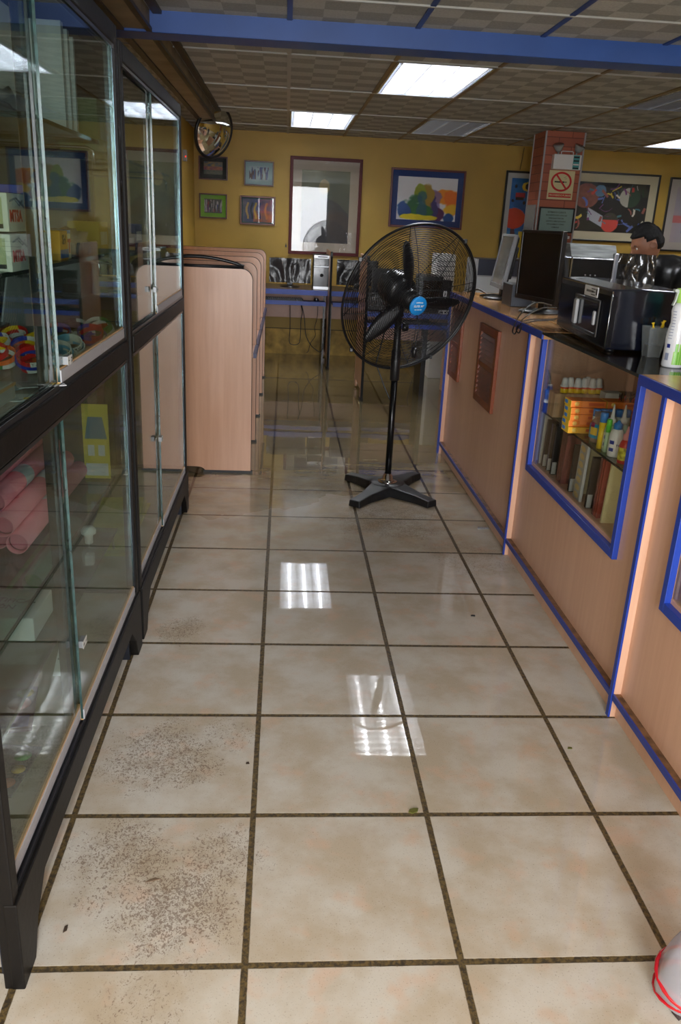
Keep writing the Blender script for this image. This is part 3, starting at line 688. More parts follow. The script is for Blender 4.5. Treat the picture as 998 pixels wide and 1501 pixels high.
def landscape(u, v):
    if v > .62: return mixc((60, 90, 120), (170, 130, 70), fn2(u*5, v*9, 2)*1.4-.2)
    if v > .34: return mixc((180, 120, 60), (120, 60, 80), fn2(u*6, v*8, 5)*1.3)
    return mixc((50, 70, 60), (120, 110, 90), fn2(u*12, v*10, 8))
def party(u, v):
    c = mixc((40, 60, 100), (120, 110, 130), fn2(u*3, v*3, 1)); 
    if v < .5 and u > .35: c = mixc(c, (190, 100, 60), fn2(u*5, v*5, 4)*1.3)
    if u > .5 and v > .4: c = mixc(c, (170, 90, 110), fn2(u*4, v*5, 9))
    for q, cc in ((.15, (200, 160, 80)), (.3, (20, 40, 50)), (.42, (210, 170, 60)), (.55, (30, 50, 110)), (.78, (200, 120, 60))):
        if abs(u-q-.03*math.sin(v*9)) < .035 and .12 < v < .85: c = mixc(c, cc, .8)
    return c
picture('small dark-matted landscape picture under the round mirror, top left of the four', -.881, -.580, 1.803, 2.034, .014, REDW, mt('charcoal_mount', (40, 44, 44)), .040, landscape)
picture('small picture with pale blue mat, top right of the group of four', -.408, -.095, 1.767, 2.016, .014, REDW, mt('pale_blue_mount', (166, 196, 200)), .040, stripes(11, (190, 214, 216), [(60, 60, 120), (150, 140, 160), (90, 60, 60), (70, 90, 140)]))
picture('small picture with bright green mat, bottom left of the group of four', -.878, -.586, 1.421, 1.668, .014, REDW, mt('lime_mount', (120, 176, 50)), .040, stripes(23, (60, 60, 60), [(170, 40, 50), (60, 70, 150), (200, 190, 190), (30, 30, 40)]))
picture('dusky multicoloured picture with wooden frame and no mat, bottom right of the four', -.449, -.073, 1.375, 1.667, .018, mat('brown_red_frame', (96, 48, 32), .35), mt('teal_mount', (70, 100, 104)), .012, party)
def portrait_print(u, v):
    c = mixc((44, 62, 60), (112, 116, 84), v*.9*fn2(u*2.5, v*2.5, 3)+v*.25)
    c = mixc(c, (150, 140, 92), .5*max(0, v-.8)/.2)
    # plain generic stand-in: soft hill like masses and a pale moon
    if v < .62-.9*(u-.5)**2: c = mixc(c, (34, 42, 56), .75)
    if v < .30+.3*fn2(u*3, 0, 7)-.2*abs(u-.5): c = mixc(c, (60, 50, 48), .6)
    d = math.hypot((u-.47)/.11, (v-.78)/.10)
    if d < 1: c = mixc(c, (176, 150, 96), .75)
    return mixc(c, (70, 90, 100), .25*fn2(u*30, v*30, 4))
picture('large portrait-shaped print in dark red frame with grey mat above the computers', .076, .856, 1.093, 2.088, .034, mat('oxblood_frame', (84, 24, 24), .5, spec=.3), mt('warm_grey_mount', (176, 166, 150)), .095, portrait_print, 60, 90)
def splash(u, v):
    w_ = (236, 236, 240); n = fn2(u*4, v*4, 1)-.5; c = w_
    def blob(cu, cv, ru, rv, col, k=1):
        nonlocal c
        d = ((u-cu)/ru)**2+((v-cv)/rv)**2+n*1.6+.5*(fn2(u*14, v*14, 5)-.5)
        if d < 1: c = mixc(c, col, min(1, (1-d)*3.2)*k)
    blob(.80, .55, .24, .20, (244, 150, 20)); blob(.92, .42, .14, .34, (240, 120, 20)); blob(.90, .28, .14, .16, (240, 190, 40))
    blob(.62, .42, .13, .34, (130, 110, 180), .8); blob(.70, .15, .14, .17, (90, 30, 90)); blob(.60, .28, .10, .30, (60, 50, 120))
    blob(.50, .55, .12, .38, (170, 140, 40)); blob(.38, .62, .09, .28, (150, 170, 30)); blob(.30, .30, .22, .26, (30, 110, 70)); blob(.40, .22, .2, .25, (40, 120, 60))
    blob(.12, .24, .12, .20, (20, 80, 150)); blob(.42, .30, .10, .34, (20, 90, 130), .7); blob(.30, .07, .24, .07, (240, 220, 30)); blob(.50, .06, .2, .06, (230, 210, 30)); blob(.88, .08, .1, .14, (20, 80, 150))
    return c
picture('abstract watercolour with orange and green blots in a wide blue mat, behind the fan', 1.170, 2.004, 1.424, 2.034, .022, mat('mahogany_frame', (92, 36, 28), .3), mt('navy_mount', (44, 70, 128)), .060, splash, 120, 90)
def shapes_a(u, v):
    c = mixc((20, 80, 160), (40, 130, 190), fn2(u*3, v*3))
    if v < .34: c = (216, 190, 40) if u > .22+.1*v else mixc((60, 130, 190), (210, 200, 60), 1-v*3)
    if v < .42 and abs(u-.2+.03*(v*8)) < .10*(1-v*1.6): c = (90, 60, 66)
    if math.hypot((u-.12)/.24, (v-.50)/.13) < 1: c = (206, 70, 44)
    if math.hypot((u-.62)/.22, (v-.34)/.34) < 1: c = mixc((30, 50, 50), (70, 90, 70), u)
    if math.hypot((u-.72)/.22, (v-.78)/.12) < 1: c = (200, 80, 60)
    if math.hypot((u-.72)/.12, (v-.78)/.07) < 1: c = (60, 150, 170)
    d = math.hypot((u-.33)/.10, (v-.90)/.055); d2 = math.hypot((u-.37)/.08, (v-.90)/.045)
    if d < 1: c = (230, 200, 40) if d2 > 1 else (20, 20, 24)
    for q in ((.1, .9), (.06, .72), (.30, .70)):
        if math.hypot((u-q[0])/.03, (v-q[1])/.02) < 1: c = (30, 30, 34)
    if abs(u-.2) < .1 and abs(v-.79) < .03: c = (170, 40, 44)
    if abs(u-.2) < .08 and abs(v-.75) < .02: c = (30, 30, 34)
    return c
picture('bright blue, red and yellow abstract poster half hidden behind the brick pillar', 2.457, 3.16, 1.08, 2.072, .022, BLK, mt('off_white_mount', (196, 198, 196)), .050, shapes_a, 90, 110)
RS = random.Random(31); SH = []
for i in range(46):
    SH.append((RS.uniform(.03, .97), RS.uniform(.06, .94), RS.uniform(.02, .10), RS.uniform(.006, .05), RS.uniform(0, PI), RS.choice([(220, 190, 60), (200, 60, 50), (210, 205, 190), (90, 110, 180), (70, 130, 140), (160, 90, 80), (120, 60, 120), (230, 220, 200), (30, 60, 40)]), RS.random() < .35))
def shapes_b(u, v):
    c = (26, 28, 30) if fn2(u*3, v*3, 8) > .4 else (44, 48, 40)
    if math.hypot((u-.16)/.17, (v-.72)/.25) < 1: c = mixc((112, 56, 44), (150, 90, 70), fn2(u*20, v*14, 3))
    if math.hypot((u-.34)/.075, (v-.83)/.12) < 1: c = (90, 130, 160)
    if math.hypot((u-.52)/.12, (v-.20)/.2) < 1: c = (206, 70, 60) if v < .26 else (70, 70, 60)
    if math.hypot((u-.75)/.14, (v-.72)/.2) < 1: c = (190, 186, 170) if u < .74 else (40, 70, 50)
    if abs((u-.3)*.6+(v-.3)*.8) < .09 and .2 < u < .42 and v < .5: c = (190, 196, 206)
    for x, y, a, b_, t_, cc, cr in SH:
        dx = u-x; dy = (v-y)*.66; p = dx*math.cos(t_)+dy*math.sin(t_); q = -dx*math.sin(t_)+dy*math.cos(t_)
        if cr: q -= p*p*6
        if abs(p) < a*.8 and abs(q) < b_*.35: c = cc
    return c
picture('wide black-ground abstract poster of many coloured shapes, right of the pillar', 3.17, 4.275, 1.37, 2.115, .020, BLK, mt('cream_mount', (206, 198, 168)), .085, shapes_b, 150, 100)
def pale_abs(u, v):
    c = mixc((196, 170, 170), (170, 170, 186), fn2(u*2, v*2))
    if abs(v-.42) < .07: c = (206, 120, 120)
    if abs(u-.4) < .16 and .18 < v < .36: c = (60, 80, 150)
    if abs(u-.5) < .12 and .5 < v < .85: c = (70, 160, 170)
    return c
picture('pale pink and blue abstract picture at the far right edge behind the man', 4.395, 5.12, 1.30, 2.105, .020, BLK, mt('grey_white_mount', (190, 184, 178)), .080, pale_abs, 50, 60)
m = MB().tube([(2.56, yw(2.56)-.004, 2.07), (2.58, yw(2.58)-.003, 2.29)], .003, 6); tag(origin(m.build('wall_cable', BLK), (2.57, yw(2.57), 2.1)), 'thin dark cable running up the yellow wall above the poster', 'cable')
t = thing('wall_hook', 'tiny black bracket on the yellow wall above the partitions', 'hook', (.07-.02, yw(.05)-.002, 1.17)); MB().tube([(0, 0, 0), (0, -.02, 0), (0, -.025, .03)], .004, 6).build('prong', BLK, t); MB().box(-.008, -.004, -.012, .008, 0, .012).build('plate', BLK, t)
t = thing('alarm_sensor', 'small dark wall sensor with a red light by the glass cabinet', 'sensor', (XL, 7.2, 1.97)); MB().box(0, -.03, -.05, .04, .03, .05).build('housing', GREY, t, bevel=.006)
MB().lathe([(0, 0), (.006, 0), (.004, .004), (0, .005)], (.03, -.03, -.01), (0, -1, 0), 10).build('indicator', mat('red_led', (200, 20, 10), .3, emit=((255, 40, 10), 3)), t, label='glowing red indicator')
# convex mirror hanging at the end of the ceiling duct
MC = Vector((-.60, 6.62, 2.135)); MN = Vector((.74, -.62, -.27)).normalized()
t = thing('convex_mirror', 'round convex security mirror with black rim hanging from the ceiling', 'mirror', MC)
MB().lathe([(.212*math.sin(a)/math.sin(.75), .30*(math.cos(a)-math.cos(.75))) for a in [.75*k/14 for k in range(14, -1, -1)]], MC, MN, 48).build('mirror_dome', mat('convex_mirror_face', (225, 225, 215), .03, metal=1), t, world=True)
MB().lathe([(.205, -.014), (.222, -.012), (.225, .004), (.216, .014), (.208, .010)], MC, MN, 48).build('rim', BLK, t, world=True)
MB().lathe([(0, -.03), (.19, -.016), (.205, -.012), (0, -.012)], MC, MN, 32).build('back_shell', BLK, t, world=True)
MB().tube([MC-MN*.03, MC-MN*.10+Vector((0, 0, .05)), MC-MN*.12+Vector((0, 0, .17))], .012, 8).build('bracket', GREY, t, world=True)

# ------------------------------------------------------------------ brick pillar and what hangs on it
def brickmat():
    m = mat('terracotta_brick_tiles', (150, 78, 58), .6); nt = m.node_tree; b = nt.nodes['Principled BSDF']; tc = nt.nodes.new('ShaderNodeTexCoord'); mp = nt.nodes.new('ShaderNodeMapping')
    ad = nt.nodes.new('ShaderNodeSeparateXYZ'); cb = nt.nodes.new('ShaderNodeCombineXYZ'); s_ = nt.nodes.new('ShaderNodeMath'); s_.operation = 'ADD'
    nt.links.new(tc.outputs['Object'], ad.inputs[0]); nt.links.new(ad.outputs[0], s_.inputs[0]); nt.links.new(ad.outputs[1], s_.inputs[1]); nt.links.new(s_.outputs[0], cb.inputs[0]); nt.links.new(ad.outputs[2], cb.inputs[1])
    br = nt.nodes.new('ShaderNodeTexBrick'); br.inputs['Scale'].default_value = 1; br.inputs['Brick Width'].default_value = .24; br.inputs['Row Height'].default_value = .075; br.inputs['Mortar Size'].default_value = .003
    br.inputs['Color1'].default_value = rgb((172, 96, 70)); br.inputs['Color2'].default_value = rgb((148, 80, 60)); br.inputs['Mortar'].default_value = rgb((104, 56, 44))
    nt.links.new(cb.outputs[0], br.inputs['Vector']); nt.links.new(br.outputs['Color'], b.inputs['Base Color']); return m
PX0, PX1, PY0, PY1 = 2.345, 2.70, 6.60, 6.97
t = thing('brick_pillar', 'square pillar clad in terracotta brick tiles with metal corner strips', 'pillar', ((PX0+PX1)/2, (PY0+PY1)/2, 0))
MB().box(PX0, PY0, 0, PX1, PY1, H+.0).build('shaft', brickmat(), t, world=True)
for x, y in ((PX0, PY0), (PX0, PY1), (PX1, PY0)): MB().box(x-.007, y-.007, 0, x+.007, y+.007, H-.002).build('corner_strip', mat('aluminium_strip', (170, 172, 176), .35, metal=.5), t, world=True)
yf = PY0-.002
t = thing('emergency_light', 'white twin-head emergency light box at the top of the brick pillar', 'emergency light', (2.545, yf, 2.045))
MB().box(-.125, -.07, -.062, .125, 0, .062).build('housing', WHITE, t, bevel=.004)
m = MB(); m.box(.050, -.0712, -.058, .108, -.0705, .058, 0)
for z, c in ((.042, 1), (.012, 1), (-.048, 1), (-.018, 2)): m.box(.054, -.0718, z-.006, .104, -.0712, z+.006, c)
m.build('label', [mat('teal_label', (70, 150, 150), .5), INK, WHITE], t, label='teal and black label')
m = MB(); m.tube([(-.055, -.035, .062), (-.055, -.035, .084), (-.045, -.035, .090), (.045, -.035, .090), (.055, -.035, .084), (.055, -.035, .062)], .004, 6); m.build('handle', WHITE, t)
for s in (-1, 1):
    hd = MB(); o_ = Vector((s*.085, -.04, .085)); ax = Vector((s*.25, -.5, 1)); 
    hd.tube([(s*.08, -.035, .06), o_], .008, 8); hd.lathe([(.0, 0), (.022, .002), (.036, .025), (.045, .052), (.047, .060), (.0, .055)], o_, ax, 20)
    hd.build('lamp_head', mat('clear_grey_lamp', (150, 154, 152), .15, coat=.6), t)
t = thing('no_smoking_sign', 'cream no-smoking sign with red ring on the brick pillar', 'sign', (2.532, yf, 1.855))
MB().box(-.118, -.003, -.122, .118, 0, .122).build('board', mat('cream_sign', (206, 196, 150), .45), t)
m = MB(); RM = mat('sign_red', (190, 24, 30), .4)
n = 40; c = (0, .028)
vs = []; 
for k in range(n):
    a = 2*PI*k/n; vs += [(c[0]+.096*math.cos(a), -.0038, c[1]+.084*math.sin(a)), (c[0]+.078*math.cos(a), -.0038, c[1]+.067*math.sin(a))]
m.add(vs, [(2*k, 2*((k+1) % n), 2*((k+1) % n)+1, 2*k+1) for k in range(n)])
m.add([(-.062, -.0042, .088), (-.048, -.0042, .096), (.062, -.0042, -.032), (.048, -.0042, -.040)], [(0, 1, 2, 3)])
m.build('red_ring', RM, t, recalc=False)
m = MB(); m.box(-.062, -.0038, .020, .030, -.0032, .032); m.box(.034, -.0038, .020, .040, -.0032, .032); m.box(.044, -.0038, .020, .050, -.0032, .032)
m.tube([(.03, -.0036, .045), (.05, -.0036, .055), (.02, -.0036, .065), (.045, -.0036, .075)], .0012, 4); m.build('cigarette', INK, t)
m = MB(); m.box(-.105, -.0036, -.105, .105, -.0032, -.070, 0); m.text('PROHIBIDO', .0235, T(-.037, -.004, -.088) @ FACE_Y, 1, bold=.0004); m.text('FUMAR', .0235, T(.066, -.004, -.088) @ FACE_Y, 1, bold=.0004); m.build('caption', [RM, mat('cream_sign')], t, label='caption reading PROHIBIDO FUMAR')
t = thing('framed_notice', 'black-framed pale green notice below the no-smoking sign on the pillar', 'notice', (2.525, yf, 1.555))
w2, h2 = .165, .108; m = MB(); f_ = .012
m.box(-w2, -.018, -h2, -w2+f_, 0, h2); m.box(w2-f_, -.018, -h2, w2, 0, h2); m.box(-w2+f_, -.018, -h2, w2-f_, 0, -h2+f_); m.box(-w2+f_, -.018, h2-f_, w2-f_, 0, h2); m.build('frame', BLK, t)
MB().box(-w2+f_, -.008, -h2+f_, w2-f_, -.004, h2-f_).build('sheet', mat('pale_green_sheet', (150, 180, 174), .6), t)
m = MB()
for i, s in enumerate(('ESTIMADO CLIENTE', 'SEA RESPETUOSO CON LAS', 'PERSONAS POR UN', 'CENTRO LIBRE DE RUIDO', 'DE ALARMAS Y OTRAS', 'CAMARAS')): m.text(s, .019 if i == 0 else .016, T(0, -.0085, .066-.026*i) @ FACE_Y, 0, bold=.0002)
m.build('lettering', INK, t, label='dark printed lettering'); MB().box(-w2+f_, -.0125, -h2+f_, w2-f_, -.0115, h2-f_).build('glazing', PG, t)
t = thing('plastic_sleeve', 'clear plastic sleeve hanging on the shaded side of the pillar', 'plastic sleeve', (PX0-.003, 6.79, 1.52))
MB().box(-.012, -.14, -.12, 0, .14, .16).build('sleeve', glass('crinkled_clear_plastic', (200, 204, 206), rough=.1, f0=.25, bumpy=(9, .6), haze=.45), t)
MB().box(-.010, -.13, -.11, -.004, .13, .05).build('papers', mat('grey_paper', (150, 150, 152), .7), t)
t = thing('pillar_socket_plate', 'small white label strip under the notice on the pillar', 'label', (2.70-.08, yf, 1.408)); MB().box(-.055, -.006, -.012, .055, 0, .012).build('plate', WHITE, t); m = MB()
for k in range(6): m.box(-.045+.015*k, -.0068, -.006, -.037+.015*k, -.006, .006)
m.build('markings', GREY, t)

# ------------------------------------------------------------------ computer desks in the back
def wrap(name='crinkled_wrap'): return glass(name, (120, 120, 124), rough=.2, f0=.05, bumpy=(6, .45), haze=.06)
def wrinkle_sheet(mb, w_, h_, y, seed, amp=.010, nx=26, nz=18):
    vs = [((i/nx-.5)*w_, y-amp*abs(noise.noise(Vector((i/nx*3.5+seed, k/nz*1.4, seed))))*2.2, k/nz*h_) for k in range(nz+1) for i in range(nx+1)]
    fs = [(k*(nx+1)+i, k*(nx+1)+i+1, (k+1)*(nx+1)+i+1, (k+1)*(nx+1)+i) for k in range(nz) for i in range(nx)]; mb.add(vs, fs, 0, True)
def monitor(label, loc, rot, w_, h_, lift, wrapped=False, grey=False, group=None, standless=False, lean=0):
    t = thing('computer_monitor', label, 'monitor', loc, rot, group)
    fm = GREY if grey else BLK
    M_ = T(0, 0, lift) @ Matrix.Rotation(-lean, 4, 'X')
    b = .014
    m = MB(M_); m.box(-w_/2, -.012, 0, -w_/2+b, .01, h_); m.box(w_/2-b, -.012, 0, w_/2, .01, h_); m.box(-w_/2+b, -.012, 0, w_/2-b, .01, b*1.6); m.box(-w_/2+b, -.012, h_-b, w_/2-b, .01, h_); m.build('bezel', fm, t, bevel=.002)
    MB(M_).box(-w_/2+b, -.008, b*1.6, w_/2-b, .0, h_-b).build('screen', mat('grey_screen_glass', (60, 62, 64), .15, coat=.5) if grey else mat('dark_screen', (8, 8, 10), .4, spec=.25), t)  # grey screen is a plain glossy colour
    m = MB(M_); m.box(-w_/2+.01, .0, .01, w_/2-.01, .022, h_-.01); m.box(-w_/4, .02, h_*.2, w_/4, .05, h_*.8); m.build('back_shell', BLK, t, bevel=.006)
    if not standless:
        m = MB(); m.box(-.03, .02, .02, .03, .045, lift+h_*.35); m.build('stand_neck', BLK, t, bevel=.004)
        MB().lathe([(0, 0), (.105, 0), (.105, .006), (.09, .014), (.03, .020), (0, .02)], (0, .03, 0), seg=32).build('stand_base', BLK, t)
    if wrapped:
        m = MB(M_); wrinkle_sheet(m, w_*1.02, h_*1.02, -.016, loc[0]*7); m.build('plastic_wrap', wrap(), t, recalc=False, label='crinkled dark plastic wrapping')
    return t
def tower(label, loc, rot, h_=.35, dark=False):
    t = thing('computer_tower', label, 'computer', loc, rot, 'computer towers on the desks'); w_, d_ = .175, .40
    MB().box(-w_/2, 0, 0, w_/2, d_, h_).build('case', BLK, t, bevel=.004)
    sv = mat('silver_trim', (176, 178, 182), .3, metal=.6); m = MB()
    if not dark:
        for za, zb_ in ((h_-.032, h_-.002), (h_-.118, h_-.108), (.002, .034)): MB().box(-w_/2+.002, -.008, za, w_/2-.002, 0, zb_, 0).build('front_trim', sv, t, bevel=.002)
        m = MB(); m.box(-.045, -.0095, h_-.022, .055, -.008, h_-.012); m.build('drive_slot', INK, t)
        MB().lathe([(.0, 0), (.018, 0), (.018, .003), (.0, .003)], (0, -.001, .145), (0, -1, 0), 24).build('round_logo', sv, t, label='round silver maker emblem')
        m = MB(); m.text('hp', .019, T(0, -.0045, .145) @ FACE_Y, 0, bold=.0006); m.build('logo_letters', INK, t)
    MB().box(-w_/2+.006, -.004, .036, w_/2-.006, 0, h_-.120).build('front_cover', BLKG, t)
    MB().box(-w_/2+.006, -.004, h_-.106, w_/2-.006, 0, h_-.034).build('drive_bay', BLKG, t)
    return t
def keyboard(label, loc, rot=0, c=None, w_=.42, rows=5):
    t = thing('keyboard', label, 'keyboard', loc, rot, 'keyboards on the desks'); km = c or BLK
    MB().prism([(-.07, 0), (.07, 0), (.07, .016), (-.07, .008)], 'x', -w_/2, w_/2).build('body', km, t)
    m = MB()
    for r in range(rows):
        for k in range(18): y = -.055+r*.024; m.box(-w_/2+.012+k*(w_-.02)/18, y, .010, -w_/2+.012+k*(w_-.02)/18+.017, y+.018, .014+.0016*r+.006)
    m.build('keys', mat('dark_keys', (34, 34, 37), .45) if c is None else c, t); t.children[-1]['kind'] = 'stuff'; return t
DZ = .772
back_lab = (('left bay behind the partitions', -.935, .49), ('right bay behind the fan', .52, 1.75))
for l, x0, x1 in back_lab:
    t = thing('computer_desk', 'blue-edged long computer desk at the yellow wall, '+l, 'desk', ((x0+x1)/2, 7.75, 0), 0, 'back desks'); W = dict(parent=t, world=True)
    MB().box(x0, 7.42, DZ-.025, x1, yw(x0)-.03, DZ).build('desktop', wood('grey_brown_desktop', (92, 76, 62), (78, 62, 50), .35, 'x'), **W)
    MB().box(x0, 7.39, DZ-.050, x1, 7.42, DZ).build('edge_strip', mat('dusty_blue_edge', (58, 78, 150), .45), **W)
    MB().box(x0+.02, 7.30, .640, x1-.02, 7.60, .654).build('keyboard_tray', mat('dusty_blue_edge'), **W); MB().box(x0+.02, 7.285, .628, x1-.02, 7.30, .668).build('tray_edge', mat('dusty_blue_edge'), **W)
    MB().box(x0, 7.70, .46, x1, 7.716, DZ-.03).build('modesty_panel', mat('dusty_pink_laminate', (178, 140, 124), .4, var=(4, .05)), **W)
    for x in (x0+.01, x1-.03): MB().box(x, 7.66, 0, x+.02, yw(x)-.05, DZ-.03).build('leg', BLK, **W)
def thin_part(label, x, y0, y1, zt):
    t = thing('end_partition', label, 'partition', (x, (y0+y1)/2, 0), 0, 'edge-on partitions by the back desks'); W = dict(parent=t, world=True)
    prof = [(y0+.10, .09), (y0+.10, .02), (y0, .02), (y0, zt-.05), (y0+.03, zt-.01), (y0+.06, zt), (y1, zt), (y1, .02), (y1-.12, .02), (y1-.12, .09)]
    MB().prism(prof, 'x', x-.009, x+.009).build('panel', LAMD, **W)
    m = MB().box(x-.011, y0-.004, .02, x+.011, y0, zt-.04); m.prism([(y0-.004, zt-.05), (y0+.028, zt-.006), (y0+.06, zt+.004), (y0+.06, zt), (y0+.03, zt-.01), (y0, zt-.05)], 'x', x-.011, x+.011); m.build('edge_band', EDGE, **W)
    MB().box(x-.014, y0-.01, 0, x+.014, y0+.11, .02).build('foot', EDGE, **W); return t
thin_part('thin partition seen edge-on between the two wrapped monitors', .505, 7.18, yw(.5)-.03, 1.16)
thin_part('thin partition seen edge-on behind the fan guard, nearer than the other', .727, 5.66, 6.36, 1.19)
monitor('plastic-wrapped monitor on the back desk left of the computer tower', (.10, 7.72, DZ), .0, .43, .245, .045, True, group='wrapped monitors')
monitor('plastic-wrapped monitor on the back desk right of the thin partition', (.81, 7.72, DZ), .0, .43, .255, .045, True, group='wrapped monitors')
tower('black computer tower with silver trim and round emblem on the back desk', (.425, 7.50, DZ), 0, .345)
keyboard('black keyboard on the left pull-out tray of the back desk', (.03, 7.40, .664)); keyboard('black keyboard on the tray behind the fan, right of the thin partition', (.86, 7.40, .664))
def mouse(label, loc):
    t = thing('computer_mouse', label, 'mouse', loc); MB().lathe([(0, 0), (.028, 0), (.030, .012), (.022, .028), (.0, .034)], (0, 0, 0), seg=16).build('body', BLKG, t); t.children[0].scale = (1, 1.7, 1)
    MB().tube([(0, .04, .015), (.01, .12, .01), (-.02, .19, .02)], .0022, 5).build('cord', BLK, t)
mouse('black mouse beside the left keyboard on the back desk tray', (.375, 7.40, .664))
def cable(label, pts, r=.004, group='cables hanging under the back desks', m_=None):
    P = []; pts = [Vector(p) for p in pts]
    for i in range(len(pts)-1):
        a = pts[max(0, i-1)]; b_ = pts[i]; c = pts[i+1]; d = pts[min(len(pts)-1, i+2)]
        for k in range(6):
            s_ = k/6; P.append(.5*((2*b_)+(-a+c)*s_+(2*a-5*b_+4*c-d)*s_*s_+(-a+3*b_-3*c+d)*s_**3))
    P.append(pts[-1]); o = MB().tube(P, r, 6).build('cable', m_ or BLK); origin(o, pts[0]); return tag(o, label, 'cable', group)
cpx = lambda L_, Y_: [at(x, y, 'y', Y_) for x, y in L_]
cable('cable looping low under the left part of the back desk', cpx([(425, 447), (425, 480), (424, 500), (428, 505), (437, 504), (440, 495), (441, 470), (443, 458), (441, 447)], 7.5))
cable('cable falling in a long curve to the floor under the back desk', cpx([(442, 447), (446, 465), (448, 490), (455, 505), (462, 512), (470, 516), (474, 505), (476, 480)], 7.55))
cable('short zigzag cable under the back desk near the thin partition', cpx([(466, 449), (465, 465), (461, 480), (462, 492), (455, 503), (452, 514), (449, 517)], 7.6), .003)
cable('cable drooping behind the fan pole', cpx([(606, 490), (603, 505), (608, 540), (618, 557), (632, 545), (636, 520)], 7.3), .003)

# nearer desk behind the fan
t = thing('computer_desk', 'blue-edged desk behind the fan, joined to the end of the counter', 'desk', (1.08, 6.1, 0)); W = dict(parent=t, world=True)
MB().box(.74, 5.78, .715, 1.55, 6.36, .742).build('desktop', mat('grey_brown_desktop'), **W); MB().box(.74, 5.765, .705, 1.55, 5.78, .745).build('edge_strip', mat('dusty_blue_edge'), **W)
MB().box(.745, 5.70, .640, 1.52, 6.0, .652).build('keyboard_tray', BLUE, **W); MB().box(.745, 5.685, .625, 1.52, 5.70, .660).build('tray_edge', BLUE, **W)
MB().box(.74, 6.05, .48, 1.55, 6.066, .70).build('modesty_panel', mat('dusty_pink_laminate'), **W)
MB().box(1.27, 5.95, 0, 1.31, 6.3, .70).build('leg', BLK, **W); MB().box(1.53, 5.8, 0, 1.55, 6.34, .715).build('side_panel', LAM, **W)
monitor('bulky black monitor on the desk right behind the fan hub', (.965, 6.12, .742), 0, .32, .30, .04)
tower('plain black tower on the desk behind the fan blades', (1.315, 5.93, .742), 0, .30, True); tower('black tower lower and left of the others behind the fan motor', (.84, 5.90, .742), 0, .15, True)
keyboard('black keyboard on the tray of the desk behind the fan', (1.08, 5.83, .652))
t = thing('power_strip', 'white power strip lying on the desk end behind the fan', 'power strip', (1.44, 5.86, .742)); MB().box(-.07, -.03, 0, .07, .03, .03).build('body', WHITE, t, bevel=.004)
for k in range(4): MB().box(-.055+.03*k, -.0315, .008, -.038+.03*k, -.028, .022).build('socket', INK, t)
t = thing('component_box', 'black box with a white square label on the desk behind the fan', 'box', (1.60, 5.55, .0)) if False else thing('component_box', 'black box with a white square label behind the right side of the fan guard', 'box', (1.47, 6.15, .742))
MB().box(-.055, 0, 0, .055, .15, .26).build('body', BLK, t, bevel=.004); MB().box(-.016, -.002, .12, .016, 0, .17).build('label', PAPER, t)
t = thing('white_carton', 'stack-like white carton with dark flaps behind the right edge of the fan guard', 'carton', (1.60, 6.9, .0)); MB().box(-.09, 0, 0, .09, .3, 1.20).build('body', mat('white_card', (214, 214, 212), .6), t, bevel=.004)
m = MB()
for k in range(7): m.box(-.088, -.002, .86+.045*k, .088, 0, .868+.045*k)
m.build('creases', mat('shadow_grey_line', (120, 122, 124), .7), t)

# white staff unit behind the counter
t = thing('staff_cabinet', 'white cabinet unit with dark upper band behind the counter monitors', 'cabinet', (2.6, 6.2, 0)); W = dict(parent=t, world=True)
MB().box(1.72, 6.05, 0, 3.5, 6.45, 1.06).build('body', mat('satin_white_unit', (206, 212, 218), .3), **W)
MB().box(1.72, 6.06, 1.06, 3.5, 6.45, 1.20).build('upper_band', mat('slate_band', (56, 60, 76), .35), label='dark slate upper band', **W)
for x in (2.2, 2.75): MB().box(x-.003, 6.046, .06, x+.003, 6.05, 1.02).build('door_seam', GREY, **W)
MB().box(1.715, 6.04, 1.055, 3.5, 6.05, 1.065).build('edge_strip', LGREY, **W); MB().box(1.705, 6.05, 0, 1.72, 6.45, 1.20).build('end_strip', LGREY, **W)
t = thing('staff_desk', 'dark desk on the staff side of the counter', 'desk', (2.2, 2.9, 0)); W = dict(parent=t, world=True)
MB().box(1.84, 2.1, .72, 2.75, 3.55, .75).build('desktop', mat('grey_brown_desktop'), **W)
for x, y in ((1.86, 2.12), (2.70, 2.12), (1.86, 3.50), (2.70, 3.50)): MB().box(x, y, 0, x+.03, y+.03, .72).build('leg', BLK, **W)

# ------------------------------------------------------------------ things on the counter
Z = ZT
# leaning grey monitor (seen nearly edge on)
t = monitor('grey-screened monitor leaning back at the far end of the counter top', (1.285, 3.60, Z), -PI/2-.06, .36, .30, .065, grey=True, lean=.16)
t = monitor('tall black monitor turned on its side, standing on a round base', (1.300, 2.86, Z+.0), -PI/2+.22, .40, .335, .055)
t.children[4].location = (.02, .0, 0)
t = thing('speaker_box', 'dark grey speaker box with silver knob between the two monitors', 'speaker', (1.245, 3.12, Z)); 
MB().box(0, 0, 0, .115, .19, .115).build('cabinet', mat('charcoal_speaker', (40, 42, 46), .45), t, bevel=.004); MB().box(.004, -.004, .004, .111, 0, .111).build('front_panel', mat('slate_speaker_front', (72, 78, 88), .4), t)
MB().lathe([(0, 0), (.014, 0), (.013, .012), (0, .013)], (.072, -.004, .062), (0, -1, 0), 20).build('knob', CHROME, t, label='silver volume knob'); 
t = thing('white_carton', 'pale grey carton standing behind the speaker box on the counter', 'carton', (1.47, 3.42, Z)); MB().box(-.07, 0, 0, .08, .16, .25).build('body', mat('pale_grey_card', (160, 160, 162), .6), t, bevel=.003); MB().box(-.03, -.003, .05, .025, 0, .20).build('white_panel', PAPER, t); MB().box(-.07, -.004, .20, .08, .0, .25).build('grey_band', GREY, t)
